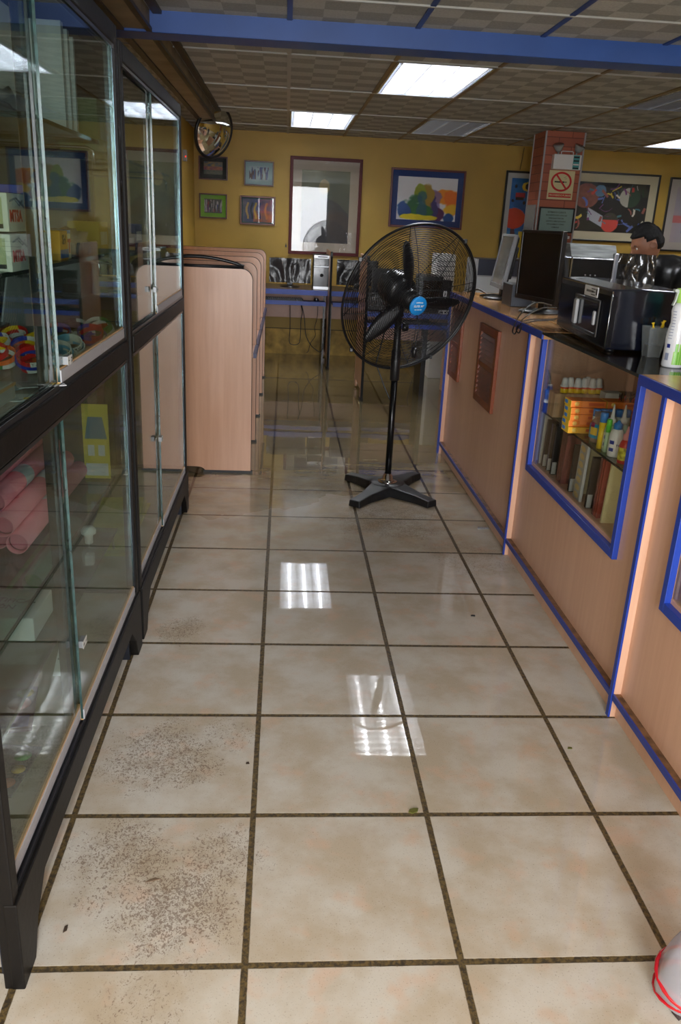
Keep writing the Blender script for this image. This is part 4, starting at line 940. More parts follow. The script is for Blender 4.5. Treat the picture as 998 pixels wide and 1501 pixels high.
t = thing('metal_cup', 'shiny silver cup half hidden behind the tall monitor foot', 'cup', (1.375, 3.02, Z)); MB().lathe([(.0, 0), (.022, 0), (.026, .07), (.024, .07), (.020, .003), (0, .003)], (0, 0, 0), seg=24).build('body', CHROME, t); MB().lathe([(.0262, .058), (.0275, .06), (.0262, .062)], (0, 0, 0), seg=24).build('rim_band', STEEL, t)
cable('black cable looping over the blue counter edge in front of the tall monitor', [(1.30, 2.60, Z+.06), (1.20, 2.52, Z+.075), (1.12, 2.46, Z+.03), (1.085, 2.44, Z-.04), (1.085, 2.40, Z-.055), (1.09, 2.37, Z-.02), (1.12, 2.36, Z+.012), (1.25, 2.46, Z+.008), (1.33, 2.55, Z+.008)], .003, 'cables on the counter')
cable('second thin black cable looping beside the first at the counter edge', [(1.32, 2.58, Z+.05), (1.22, 2.48, Z+.055), (1.13, 2.42, Z+.02), (1.090, 2.40, Z-.03), (1.092, 2.36, Z-.045), (1.10, 2.34, Z-.01), (1.14, 2.335, Z+.010), (1.27, 2.43, Z+.01)], .003, 'cables on the counter')
cable('tangle of black cable at the far end of the counter by the fan guard', [(1.20, 3.98, Z+.006), (1.24, 3.88, Z+.03), (1.28, 3.80, Z+.008), (1.22, 3.72, Z+.008), (1.28, 3.66, Z+.02), (1.36, 3.72, Z+.008)], .006, 'cables on the counter')
# big printer
t = thing('large_printer', 'large boxy black printer with recessed tray standing on the glass counter top', 'printer', (at(884, 516, 'z', Z).x, at(884, 516, 'z', Z).y, Z), -.075)
Lp, Wp, Hp = .70, .44, .215
m = MB(); m.prism([(0, .01), (0, Hp-.03), (.01, Hp-.02), (Lp, Hp-.02), (Lp, .01)], 'x', .0, .02); m.box(.02, .0, .008, Wp, Lp, Hp-.03)
MB().box(.0, .0, .008, .03, Lp, Hp-.02).build('side_shell', mat('printer_black', (20, 20, 24), .3), t, bevel=.008)
bd_ = MB(); sec = [(.0, .008), (Wp-.02, .008), (Wp, .03), (Wp, Hp-.055), (Wp-.03, Hp-.03), (Wp*.6, Hp-.004), (.10, Hp), (.0, Hp-.006)]
sec = [(x, z) for x, z in sec]; bd_.prism(sec, 'y', .0, Lp); bd_.build('main_body', NAVY, t, bevel=.006)
m = MB(); m.tube([(.002, -.002, .012), (.002, -.002, Hp-.02)], .0028, 6); m.build('front_corner_trim', STEEL, t, label='bright corner trim')
m = MB(); x = -.008
m.box(x, .10, .035, .0, .115, .165); m.box(x, .415, .035, .0, .43, .165); m.box(x, .115, .035, .0, .415, .048); m.box(x, .115, .152, .0, .415, .165); m.build('tray_frame', BLK, t, bevel=.003)
MB().box(-.003, .115, .048, -.001, .415, .152).build('tray_recess', BLKG, t)
MB().box(-.018, .365, .055, -.004, .405, .148).build('paper_guide', LGREY, t, bevel=.006); MB().box(-.014, .128, .075, -.004, .150, .125).build('tray_latch', LGREY, t, bevel=.006)
m = MB(); m.box(-.002, .16, .168, .0, .33, .204, 0)
for k in range(12): m.box(-.0026, .30-.008*k, .182, -.002, .304-.008*k, .190, 1)
for k in range(3): m.box(-.0026, .19, .174+.010*k, -.002, .24, .177+.010*k, 1)
m.box(-.0026, .165, .176, -.002, .180, .198, 1); m.build('rating_label', [PAPER, INK], t, label='white rating label')
m = MB()
for k in range(28): y = .03+k*(Lp-.06)/27; m.box(.04, y, Hp-.006, .12, y+.008, Hp+.001)
for fx, fy in ((.03, .03), (.03, Lp-.04), (Wp-.05, .03), (Wp-.05, Lp-.04)): MB().lathe([(0, 0), (.014, 0), (.014, .01), (0, .01)], (fx, fy, 0), seg=12).build('rubber_foot', BLK, t)
# box shaped machine behind it
t = thing('crt_television', 'black set with silver top slope standing behind the printer', 'television', (1.46, 2.88, Z)); 
MB().prism([(0, 0), (.30, 0), (.30, .315), (.05, .315), (0, .255)], 'x', .0, .235) if False else None
m = MB(); m.box(0, .0, 0, .235, .33, .275); m.build('body', BLKG, t, bevel=.008)
MB().prism([(0, .275), (.33, .275), (.33, .335), (.05, .335)], 'x', .0, .235).build('sloping_top', mat('silver_ribbed_top', (104, 108, 108), .5, var=(60, .3, (.1, .1, 1))), t, label='silver sloping top')
MB().box(.215, -.006, .0, .24, .02, .30).build('side_pillar', mat('grey_gloss_pillar', (110, 114, 122), .2, coat=.5), t, bevel=.006)
MB().box(.01, -.004, .02, .21, 0, .265).build('front_panel', mat('dark_screen'), t)
m = MB()
for k in range(3): m.lathe([(0, 0), (.004, 0), (.004, .003), (0, .003)], (.08+.025*k, -.004, .19), (0, -1, 0), 10)
m.build('buttons', GREY, t)
t = thing('plastic_cover_sheet', 'dark clear plastic sheet draped over the right side of the black set', 'plastic sheet', (1.72, 2.82, Z)); m = MB(); nx, nz = 14, 14
vs = [((i/nx)*.15, -.02+.03*noise.noise(Vector((i*.35, k*.25, 2.)))+.02*k/nz, .30*k/nz) for k in range(nz+1) for i in range(nx+1)]
m.add(vs, [(k*(nx+1)+i, k*(nx+1)+i+1, (k+1)*(nx+1)+i+1, (k+1)*(nx+1)+i) for k in range(nz) for i in range(nx)], 0, True); m.add([(x_, y_+.12, z_) for x_, y_, z_ in vs], [(k*(nx+1)+i, (k+1)*(nx+1)+i, (k+1)*(nx+1)+i+1, k*(nx+1)+i+1) for k in range(nz) for i in range(nx)], 0, True)
m.build('front_fold', glass('smoky_plastic', (70, 68, 66), rough=.12, f0=.10, bumpy=(6, .5), haze=.25), t, recalc=False)
# black covered thing on staff desk
t = thing('covered_equipment', 'equipment under a glossy black bag at the right edge in front of the man', 'covered equipment', (2.18, 2.85, .75))
def lump(sx, sy_, sz, seed, amp, n=22):
    vs = []; 
    for j in range(n+1):
        th = PI*j/n
        for i in range(n*2):
            ph = PI*i/n; d = Vector((math.sin(th)*math.cos(ph), math.sin(th)*math.sin(ph), math.cos(th)))
            q = max(abs(d.x), abs(d.y), abs(d.z)); d2 = d*(.65/q+.35); k = 1+amp*noise.noise(d*3+Vector((seed, 0, 0)))+amp*.5*noise.noise(d*8+Vector((0, seed, 0)))
            vs.append((d2.x*sx*k, d2.y*sy_*k, max(0, d2.z*sz*k+sz)))
    N_ = n*2; return vs, [(j*N_+i, j*N_+(i+1) % N_, (j+1)*N_+(i+1) % N_, (j+1)*N_+i) for j in range(n) for i in range(N_)]
vs, fs = lump(.30, .26, .30, 4, .16); MB().add(vs, fs, 0, True).build('black_bag', mat('glossy_black_bag', (12, 12, 13), .38, bump=(7, .25)), t)
MB().tube([(-.28, -.22, .10), (-.1, -.27, .20), (.1, -.275, .32), (.25, -.24, .42)], .0022, 5).build('dangling_cord', mat('tan_cord', (120, 100, 70), .6), t)
# clear cup, spray cans
cp_ = (at(957, 500, 'y', 1.45).x, 1.45)
t = thing('plastic_cup', 'clear square plastic cup holding yellow push pins beside the spray can', 'cup', (*cp_, Z))
m = MB(); q = .022; Q = .032; hgt = .10
m.add([(-q, -q, 0), (q, -q, 0), (q, q, 0), (-q, q, 0), (-Q, -Q, hgt), (Q, -Q, hgt), (Q, Q, hgt), (-Q, Q, hgt)], [(0, 1, 5, 4), (1, 2, 6, 5), (2, 3, 7, 6), (3, 0, 4, 7), (0, 3, 2, 1)]); m.build('cup_wall', glass('frosted_cup', (200, 208, 214), rough=.1, f0=.1, haze=.25), t)
MB().box(-.020, -.020, .002, .020, .020, .04).build('contents', mat('dark_pin_pile', (40, 46, 56), .5), t)
t = thing('push_pin_cluster', 'cluster of yellow push pins on top of the clear cup', 'push pins', (cp_[0]+.012, cp_[1], Z+.085))
for k, (dx, dy) in enumerate(((-.018, 0), (.008, -.006), (.016, .008))): MB().lathe([(0, 0), (.006, 0), (.003, .008), (.003, .014), (.006, .020), (0, .021)], (dx, dy, .008+.004*k), (.2*(k-1), 0, 1), 12).build('pin', YEL, t)
def ringmat(name, cols, z0, z1):
    "banded label colours by height (object z)"
    if name in MATS: return MATS[name]
    m = mat(name, cols[0][1], .3, coat=.3); nt = m.node_tree; tc = nt.nodes.new('ShaderNodeTexCoord'); sp_ = nt.nodes.new('ShaderNodeSeparateXYZ'); mr = nt.nodes.new('ShaderNodeMapRange'); cr = nt.nodes.new('ShaderNodeValToRGB')
    nt.links.new(tc.outputs['Object'], sp_.inputs[0]); nt.links.new(sp_.outputs[2], mr.inputs[0]); mr.inputs[1].default_value = z0; mr.inputs[2].default_value = z1; nt.links.new(mr.outputs[0], cr.inputs[0]); nt.links.new(cr.outputs[0], nt.nodes['Principled BSDF'].inputs['Base Color'])
    e = cr.color_ramp.elements; e[0].position = cols[0][0]; e[0].color = rgb(cols[0][1]); e[1].position = cols[-1][0]; e[1].color = rgb(cols[-1][1])
    for p_, c_ in cols[1:-1]: k = e.new(p_); k.color = rgb(c_)
    return m
t = thing('air_freshener_can', 'white and green air freshener spray can with lime green trigger cap', 'spray can', (1.275, 1.245, Z))
body = [(.0, 0), (.031, 0), (.033, .004), (.033, .012), (.032, .05), (.0325, .09), (.030, .115), (.026, .135), (.0275, .155), (.0295, .17), (.027, .185), (.020, .196), (.0, .196)]
MB().lathe([(r, h) for r, h in body], (0, 0, 0), seg=32).build('can', mat('white_can_enamel', (226, 230, 238), .2, coat=.5), t)
def onlathe(mb, a0, a1, z0, z1, mi, body=body, off=.0006, n=6, nz=5, sk=0):
    def rr(z):
        for (r1, h1), (r2, h2) in zip(body[1:], body[2:]):
            if h1 <= z <= h2 and h2 > h1: return r1+(r2-r1)*(z-h1)/(h2-h1)
        return body[2][0]
    vs = []
    for k in range(nz+1):
        z = z0+(z1-z0)*k/nz
        for i in range(n+1): a = a0+(a1-a0)*i/n + sk*k/nz; r = rr(z)+off; vs.append((r*math.cos(a), r*math.sin(a), z))
    mb.add(vs, [(k*(n+1)+i, k*(n+1)+i+1, (k+1)*(n+1)+i+1, (k+1)*(n+1)+i) for k in range(nz) for i in range(n)], mi)
m = MB()
A0 = -2.35
for k in range(9): a = A0+.12*k+.25; onlathe(m, a, a+.16, .010, .050+.028*abs(math.sin(k*2.1)), 0 if k % 2 else 1)
onlathe(m, -1.05, -.75, .085, .15, 1, sk=.5); onlathe(m, -.9, -.55, .012, .11, 0)
onlathe(m, -2.86, -2.50, .060, .072, 2); onlathe(m, -2.9, -2.5, .022, .044, 3)
for k in range(10): onlathe(m, -2.9, -2.45, .088+.009*k, .090+.009*k, 3)
m.build('label_print', [mat('leaf_green_print', (110, 190, 60), .3), mat('light_leaf_print', (160, 214, 110), .3), mat('navy_print', (40, 50, 130), .3), mat('grey_blue_print', (140, 150, 180), .3)], t, label='green leaf and barcode print')
CAPG = mat('lime_cap', (172, 222, 110), .3)
MB().lathe([(.0, .194), (.020, .194), (.021, .20), (.0215, .225), (.024, .232), (.024, .238), (.0, .240)], (0, 0, 0), seg=28).build('cap', CAPG, t); m = MB(); m.prism([(-.022, .236), (-.034, .236), (-.036, .230), (-.030, .226), (-.020, .226)], 'y', -.008, .008); m.prism([(-.026, .228), (-.021, .226), (-.024, .20), (-.031, .186), (-.034, .188), (-.028, .205)], 'y', -.005, .005); q_ = m.build('trigger', mat('clear_grey_trigger', (190, 200, 196), .25), t)
m = MB(); m.text('CA', .009, T(-.006, -.0222, .213) @ FACE_Y, 0, depth=.0004); m.build('cap_marking', mat('dark_green_ink', (50, 90, 50), .5), t)
t = thing('cleaner_can', 'teal and dark green can cut off by the right edge of the view', 'can', (1.385, 1.20, Z)); MB().lathe([(0, 0), (.031, 0), (.032, .004), (.032, .17), (.028, .185), (.02, .19), (0, .19)], (0, 0, 0), seg=28).build('can', ringmat('teal_can_bands', [(0, (30, 90, 70)), (.32, (30, 100, 80)), (.34, (90, 210, 190)), (.50, (210, 230, 226)), (.52, (30, 110, 80)), (.8, (30, 120, 90)), (.82, (60, 190, 170)), (1, (60, 190, 170))], 0, .19), t)
MB().lathe([(.0, .188), (.018, .188), (.019, .22), (.0, .222)], (0, 0, 0), seg=20).build('cap', YEL, t); MB().box(-.034, -.008, .06, -.031, .008, .11).build('price_tag', PAPER, t)
# ------------------------------------------------------------------ the man behind the counter
SKIN = mat('skin', (150, 104, 80), .5); HAIR = mat('black_hair', (12, 10, 10), .7, spec=.3, bump=(60, .4)); JACKET = mat('black_jacket', (18, 19, 24), .75); TROU = mat('dark_trousers', (30, 34, 44), .85)
def skinned(name, joints, edges, radii, root, m_, parent, sub=2, mats=None):
    me = bpy.data.meshes.new(name); me.from_pydata([tuple(j) for j in joints], edges, []); o = bpy.data.objects.new(name, me); COL.objects.link(o); o.parent = parent; me.materials.append(m_)
    md = o.modifiers.new('skin', 'SKIN'); md.use_smooth_shade = True; sv = me.skin_vertices[0].data
    for i, r in enumerate(radii): sv[i].radius = (r, r) if not isinstance(r, tuple) else r; sv[i].use_root = (i == root)
    sb = o.modifiers.new('sub', 'SUBSURF'); sb.levels = sub; sb.render_levels = sub; return o
pp = at(957, 352, 'y', 3.95)
t = thing('person', 'man with short black hair in a dark jacket, head bowed, standing behind the counter', 'person', (pp.x+.03, 3.98, 0)); man = t; t.scale = (.95, .95, .95)
# standing, slightly stooped towards -x, looking down at his work
J = [(.06, 0, .86), (.05, 0, 1.00), (.02, 0, 1.14), (.02, 0, 1.25), (.01, 0, 1.32), (-.02, 0, 1.39),                # pelvis .. neck top
     (.03, -.16, 1.25), (-.05, -.20, 1.02), (-.24, -.15, .95), (-.30, -.13, .94), (.03, .16, 1.25), (-.05, .20, 1.02), (-.24, .15, .95), (-.30, .13, .94),
     (.06, -.09, .84), (.05, -.10, .46), (.07, -.10, .09), (-.06, -.11, .04), (.06, .09, .84), (.05, .10, .46), (.07, .10, .09), (-.06, .11, .04)]
E_ = [(0, 1), (1, 2), (2, 3), (3, 4), (4, 5), (3, 6), (6, 7), (7, 8), (8, 9), (3, 10), (10, 11), (11, 12), (12, 13), (0, 14), (14, 15), (15, 16), (16, 17), (0, 18), (18, 19), (19, 20), (20, 21)]
Rr = [(.12, .13), (.115, .12), (.12, .14), (.10, .13), .055, .052, .065, .045, .034, .028, .065, .045, .034, .028, .085, .06, .042, .035, .085, .06, .042, .035]
skinned('body', J, E_, Rr, 0, SKIN, t)
# head as one mesh, with brow, nose, mouth, eyes and ears; faces -x and looks down
hm = Matrix.Translation(Vector((-.055, 0, 1.475))) @ Matrix.Rotation(math.radians(-24), 4, 'Y')
def headpt(th, ph):
    d = Vector((-math.sin(th)*math.cos(ph), math.sin(th)*math.sin(ph), math.cos(th))); x, y, z = d.x*.097, d.y*.076, d.z*.122
    f = max(0, -d.x)
    if z < -.02: k = 1-.30*min(1, (-z-.02)/.1); y *= k; x *= (1-.12*min(1, (-z-.02)/.1)) if d.x < 0 else (1-.35*min(1, (-z-.02)/.1))
    if d.x < 0:
        g = lambda cy_, cz, sy_, sz: math.exp(-((y-cy_)/sy_)**2-((z-cz)/sz)**2)
        x -= .026*g(0, -.030, .012, .020)+.012*g(0, -.010, .010, .03); x += .010*(g(.030, .004, .016, .012)+g(-.030, .004, .016, .012)); x -= .006*g(0, .024, .06, .012); x -= .008*g(0, -.066, .022, .010); x += .004*g(0, -.0665, .02, .003); x -= .008*g(0, -.100, .025, .014)
    return Vector((x, y, z))
nt_, np_ = 40, 56
vs = [hm @ headpt(PI*i/nt_, 2*PI*j/np_) for i in range(nt_+1) for j in range(np_)]
m = MB(); m.add(vs, [(i*np_+j, i*np_+(j+1) % np_, (i+1)*np_+(j+1) % np_, (i+1)*np_+j) for i in range(nt_) for j in range(np_)], 0, True)
m.build('head', SKIN, t)
for s in (-1, 1):
    vs = []
    e = MB(Matrix(hm) @ Matrix.Translation(Vector((.008, s*.077, -.005))) @ Matrix.Rotation(s*.35, 4, 'Z'))
    e.lathe([(0, -.006), (.020, -.006), (.026, 0), (.022, .006), (.013, .003), (0, .001)], (0, 0, 0), (0, s, 0), 18); o = e.build('ear', SKIN, t)
    q = MB(hm); q.lathe([(0, -.008), (.006, -.006), (.009, 0), (.006, .006), (0, .008)], (-.079, s*.030, .003), (1, 0, 0), 14); q.build('eye', WHITE, t); q = MB(hm); q.lathe([(0, 0), (.0045, 0), (0, .0015)], (-.087, s*.030, .003), (-1, 0, 0), 12); q.build('pupil', INK, t)
    q = MB(hm); q.tube([(-.088, s*.018, .020), (-.092, s*.03, .026), (-.082, s*.046, .022)], [.003, .0035, .002], 6); q.build('eyebrow', HAIR, t)
q = MB(hm); q.tube([(-.086, -.022, -.068), (-.094, -.008, -.066), (-.0945, 0, -.067), (-.094, .008, -.066), (-.086, .022, -.068)], [.001, .003, .0035, .003, .001], 6); q.build('lips', mat('lips', (130, 76, 66), .45), t)
vs = []
for i in range(nt_+1):
    for j in range(np_):
        th = PI*i/nt_*.62; ph = 2*PI*j/np_; d = headpt(th, ph)
        k = 1.13+.05*noise.noise(d*40); front = d.x < -.03
        if front and d.z < .062: k = .93
        if d.z < .022 and abs(d.y) > .04 and d.x < .034: k = .93
        vs.append(hm @ (d*k+Vector((.004, 0, .004))))
MB().add(vs, [(i*np_+j, i*np_+(j+1) % np_, (i+1)*np_+(j+1) % np_, (i+1)*np_+j) for i in range(nt_) for j in range(np_)], 0, True).build('hair', HAIR, t)
jk = [0, 1, 2, 3, 6, 7, 8, 10, 11, 12]; jm = {a: i for i, a in enumerate(jk)}
rj = {0: (.145, .155), 1: (.14, .15), 2: (.145, .17), 3: (.118, .15), 6: .085, 7: .062, 8: .046, 10: .085, 11: .062, 12: .046}
skinned('jacket', [J[a] for a in jk], [(jm[a], jm[b_]) for a, b_ in E_ if a in jm and b_ in jm], [rj[a] for a in jk], 0, JACKET, t)
m = MB(); m.lathe([(.062, -.012), (.066, .0), (.068, .03), (.062, .034), (.060, .0)], (.012, 0, 1.33), (-.25, 0, 1), 24); m.build('collar', JACKET, t)
m = MB(); m.tube([(-.052, -.045, 1.335), (-.078, -.075, 1.28), (-.10, -.09, 1.2)], .004, 6); m.build('collar_piping', mat('collar_blue', (50, 110, 200), .5), t, label='blue and white collar piping')
tk = [0, 14, 15, 16, 18, 19, 20]; tm = {a: i for i, a in enumerate(tk)}; rt = {0: (.135, .145), 14: .10, 15: .075, 16: .06, 18: .10, 19: .075, 20: .06}
skinned('trousers', [J[a] for a in tk], [(tm[a], tm[b_]) for a, b_ in E_ if a in tm and b_ in tm], [rt[a] for a in tk], 0, TROU, t)
for s in (-1, 1):
    MB().prism([(-.20, .0), (.11, 0), (.12, .05), (.04, .09), (-.06, .075), (-.19, .045), (-.21, .02)], 'y', s*.105-.045, s*.105+.045).build('shoe', BLK, t, bevel=.012)
    b0 = Vector((-.30, s*.13, .94)); hp = [(b0.x, b0.y, b0.z), (b0.x-.045, b0.y, b0.z-.005), (b0.x-.085, b0.y, b0.z-.015)]; he = [(0, 1), (1, 2)]; hr = [.024, (.034, .016), (.034, .014)]
    for f, (dy, ln) in enumerate(((-.030, .055), (-.010, .068), (.010, .064), (.028, .050))):
        n0 = len(hp); hp += [(b0.x-.09, b0.y+dy, b0.z-.015), (b0.x-.09-ln*.55, b0.y+dy*1.1, b0.z-.022), (b0.x-.09-ln, b0.y+dy*1.1, b0.z-.045)]; he += [(2, n0), (n0, n0+1), (n0+1, n0+2)]; hr += [.009, .0085, .007]
    n0 = len(hp); hp += [(b0.x-.04, b0.y-s*.032, b0.z-.012), (b0.x-.07, b0.y-s*.050, b0.z-.03)]; he += [(1, n0), (n0, n0+1)]; hr += [.011, .009]
    skinned('hand', hp, he, hr, 0, SKIN, t, 1)
# ------------------------------------------------------------------ goods in the near glass cabinet
def boxthing(name, label, cat, c, sz, m_, group=None, rot=0, bevel=.002):
    "a small carton: root at base centre"
    t = thing(name, label, cat, c, rot, group); MB().box(-sz[0]/2, -sz[1]/2, 0, sz[0]/2, sz[1]/2, sz[2]).build('carton', m_, t, bevel=bevel); return t
MS = 1.0722
cols = {'red': (206, 34, 30), 'white': (230, 230, 228), 'blue': (36, 60, 170), 'sky blue': (110, 190, 226), 'yellow': (236, 196, 30), 'green': (30, 130, 70), 'black': (24, 24, 26), 'orange': (232, 110, 40)}
BM = {k: mat('silicone_'+k.replace(' ', '_'), c, .4) for k, c in cols.items()}
piles = [(-.485, 1.235, 'beside the far corner post', ['red', 'red', 'white', 'white'], ['green', 'white', 'green', 'green']),
         (-.560, 1.23, 'dark pile at the back corner', ['black', 'black', 'black'], ['black', 'green', 'white']),
         (-.490, 1.125, 'second pile from the far corner post', ['blue', 'red', 'blue'], ['blue', 'red', 'red']),
         (-.580, 1.12, 'pile behind the blue ones', ['blue', 'blue', 'red'], ['white', 'red', 'blue']),
         (-.500, .90, 'pile at the glass edge', ['white', 'sky blue', 'sky blue'], ['sky blue', 'white', 'white']),
         (-.585, .935, 'middle pile with a red base', ['red', 'yellow', 'yellow'], ['red', 'yellow', 'yellow']),
         (-.500, .79, 'pale pile by the glass edge', ['sky blue', 'white', 'sky blue'], ['white', 'sky blue', 'white']),
         (-.590, .83, 'pile behind the pale ones', ['red', 'orange', 'blue'], ['orange', 'yellow', 'white']),
         (-.665, .88, 'back row pile with blue on top', ['yellow', 'yellow', 'blue'], ['orange', 'red', 'white']),
         (-.530, .68, 'leftmost red pile', ['red', 'blue', 'red'], ['white', 'blue', 'white']),
         (-.620, .72, 'leftmost yellow pile', ['green', 'yellow', 'yellow'], ['white', 'orange', 'red']),
         (-.670, 1.02, 'back row pile half hidden by others', ['white', 'red', 'yellow'], ['red', 'white', 'red'])]
lv = ['at the bottom', 'in the middle', 'on top', 'at the very top']
k_ = 0
for x, y, nm, ca, cb in piles:
    for i, (a, b_) in enumerate(zip(ca, cb)):
        k_ += 1; tw = R_.uniform(-.5, .5); ox, oy = R_.uniform(-.006, .006), R_.uniform(-.006, .006)
        cn = a if a == b_ else a+' and '+b_
        t = thing('wristband', f'{cn} wristband {lv[i]} of the {nm}' if 'pile' in nm else f'{cn} wristband {lv[i]} of the pile {nm}', 'wristband', (x+ox, y+oy-.020*(i-1), MS+.021+.0105*i), (.55, .0, tw), 'silicone wristbands in the near cabinet')
        for h_, cc in ((0, a), (1, b_)):
            m = MB(); n = 14; vs = []
            for q in range(n+1):
                an = PI*h_+PI*q/n+PI/2
                for r, z in ((.034, 0), (.034, .012), (.0318, .012), (.0318, 0)): vs.append((r*1.05*math.cos(an), r*.92*math.sin(an), z))
            m.add(vs, [(4*q+j, 4*q+(j+1) % 4, 4*q+4+(j+1) % 4, 4*q+4+j) for q in range(n) for j in range(4)], 0, False); m.build('band_half', BM[cc], t)
        if i >= 2 and x > -.6:
            m = MB(); w_ = ('PERU', 'MEXICO', 'FRANCE', 'ITALIA')[k_ % 4]
            an0 = -PI/2+.55
            for j, ch in enumerate(w_):
                an = an0+.27*(j-(len(w_)-1)/2); r = .0345; m.text(ch, .010, T(r*1.05*math.cos(an), r*.92*math.sin(an), .006) @ ZR(an+PI/2) @ FACE_Y, 0, depth=.0003)
            m.build('country_lettering', BM['black' if 'black' not in (a, b_) else 'white'], t)
# printed cards under and before the wristbands
for k, (x, y, r, c, l) in enumerate(((-.50, .42, .2, (200, 206, 212), 'pale grey printed card'), (-.56, .50, -.3, (170, 196, 214), 'pale blue printed card'), (-.62, .40, .1, (206, 196, 150), 'cream printed card'), (-.48, .54, .5, (190, 192, 196), 'silver grey printed card'))):
    t = thing('printed_card', l+' lying on the middle cabinet shelf near its left end', 'card', (x, y, MS+.0006+.0022*k), r, 'printed cards on the middle shelf'); MB().box(-.05, -.035, 0, .05, .035, .0015).build('sheet', mat('card_'+str(k), c, .5), t)
    m = MB()
    for j in range(4): m.box(-.042, -.028+.015*j, .0016, .02-.008*j, -.022+.015*j, .0019)
    m.build('printing', GREY, t); MB().box(.022, -.02, .0016, .042, .0, .0019).build('yellow_patch', YEL, t)
t = thing('card_case', 'grey and wood edged flat case lying on the middle shelf at the left edge', 'case', (-.545, .255, MS)); MB().box(-.05, -.17, 0, .05, .17, .035).build('body', LGREY, t, bevel=.003); MB().box(.0505, -.17, .028, .052, .17, .034).build('wood_strip', mat('pale_strip_wood'), t)
# upper shelf: white boards
SH1 = 1.6275
t = thing('large_white_sheet', 'large white sheet package standing upright on the top shelf of the near cabinet', 'paper pack', (-.62, .70, SH1)); MB().box(-.01, -.33, 0, .01, .33, .255).build('sheet', mat('pale_paper', (214, 216, 222), .6), t); MB().box(.0102, -.20, 0, .0112, -.13, .255).build('fold_line', GREY, t)
for k, (y, h_, l) in enumerate(((1.075, .252, 'widest of three narrow white boards standing on the top cabinet shelf'), (1.135, .245, 'middle of three narrow white boards standing on the top cabinet shelf'), (1.190, .238, 'narrowest white board, nearest the corner post on the top cabinet shelf'))):
    t = thing('white_board', l, 'board', (-.565, y, SH1), .0, 'narrow white boards on the top shelf'); MB().box(-.05, -.012+.002*k, 0, .05, .012-.002*k, h_).build('board', mat('pale_paper'), t, bevel=.002); MB().box(.0502, -.012+.002*k, 0, .051, -.009+.002*k, h_).build('edge_line', GREY, t)
t = thing('folded_plastic_sheet', 'folded grey plastic sheet lying on the top shelf of the near cabinet', 'plastic sheet', (-.515, .42, SH1)); nx = 16
vs = [(-.04+.08*i/5, -.22+.44*k/nx, .018+.016*noise.noise(Vector((i*.6, k*.45, 1)))) for k in range(nx+1) for i in range(6)]; m = MB(); m.add(vs, [(k*6+i, k*6+i+1, k*6+i+7, k*6+i+6) for k in range(nx) for i in range(5)], 0, True)
o = m.build('sheet', mat('grey_plastic_sheet', (120, 126, 134), .3, coat=.3), t, recalc=False); sd = o.modifiers.new('s', 'SOLIDIFY'); sd.thickness = .015
# second shelf: white cartons with red letters
SH2 = 1.3225
CARD = mat('white_card_printed', (216, 218, 214), .5)
for k, (y, z, l) in enumerate(((.47, 0, 'lower left'), (.61, 0, 'lower right'), (.47, 1, 'upper left'), (.61, 1, 'upper right'))):
    t = thing('supply_carton', f'white carton with red lettering, {l} of the four on the cabinet shelf', 'carton', (-.535, y, SH2+.074*z), 0, 'white cartons with red lettering'); w_ = .062
    MB().box(-.06, -w_, 0, .06, w_, .070).build('carton', CARD, t, bevel=.002)
    m = MB(); m.text('MTSA', .030, T(.0606, -.015, .028) @ FACE_PX, 0, depth=.0003, bold=.001); m.build('red_lettering', mat('carton_red', (196, 40, 50), .5), t, label='red lettering MTSA')
    m = MB(); m.tube([(.0606, -.05, .055), (.0606, -.01, .062), (.0606, .02, .052), (.0606, .055, .04)], .0018, 5); m.tube([(.0606, -.02, .06), (.0606, .01, .048), (.0606, .03, .058)], .0012, 5); m.build('grey_drawing', GREY, t)
    m = MB(); m.box(-.05, -w_-.0008, .008, .05, -w_-.0002, .062); m.build('end_label', mat('sage_label', (170, 178, 140), .5), t); m = MB(); m.text('INKO', .016, T(.01, -w_-.001, .048) @ FACE_Y, 0); m.box(-.05, -w_-.0014, .006, .05, -w_-.0006, .014); m.build('end_print', INK, t)
    MB().box(.058, w_-.004, .0, .0608, w_-.0005, .070).build('yellow_edge', YEL, t)
boxthing('small_carton', 'blue and white flat packet lying on top of the white cartons', 'carton', (-.53, .60, SH2+.146), (.10, .11, .016), mat('blue_packet', (70, 80, 170), .5))
t = boxthing('small_carton', 'yellow carton with a blue band on the second cabinet shelf', 'carton', (-.53, .885, SH2), (.07, .075, .07), mat('amber_card', (226, 164, 30), .5)); MB().box(.0352, -.0375, .006, .036, .0375, .026).build('blue_band', mat('band_blue', (30, 90, 170), .5), t)
m = MB(); m.text('SH', .03, T(.0356, 0, .048) @ FACE_PX, 0, bold=.001); m.build('letters', INK, t)
t = boxthing('small_carton', 'narrow red and white carton beside the yellow one', 'carton', (-.53, .955, SH2), (.06, .035, .062), mat('cream_card', (230, 222, 200), .5)); m = MB(); m.text('T', .045, T(.0306, 0, .030) @ FACE_PX, 0, bold=.002); m.build('letter', mat('carton_red'), t); MB().box(-.03, -.0175, .0622, .03, .0175, .070).build('blue_top', LBLUE, t)
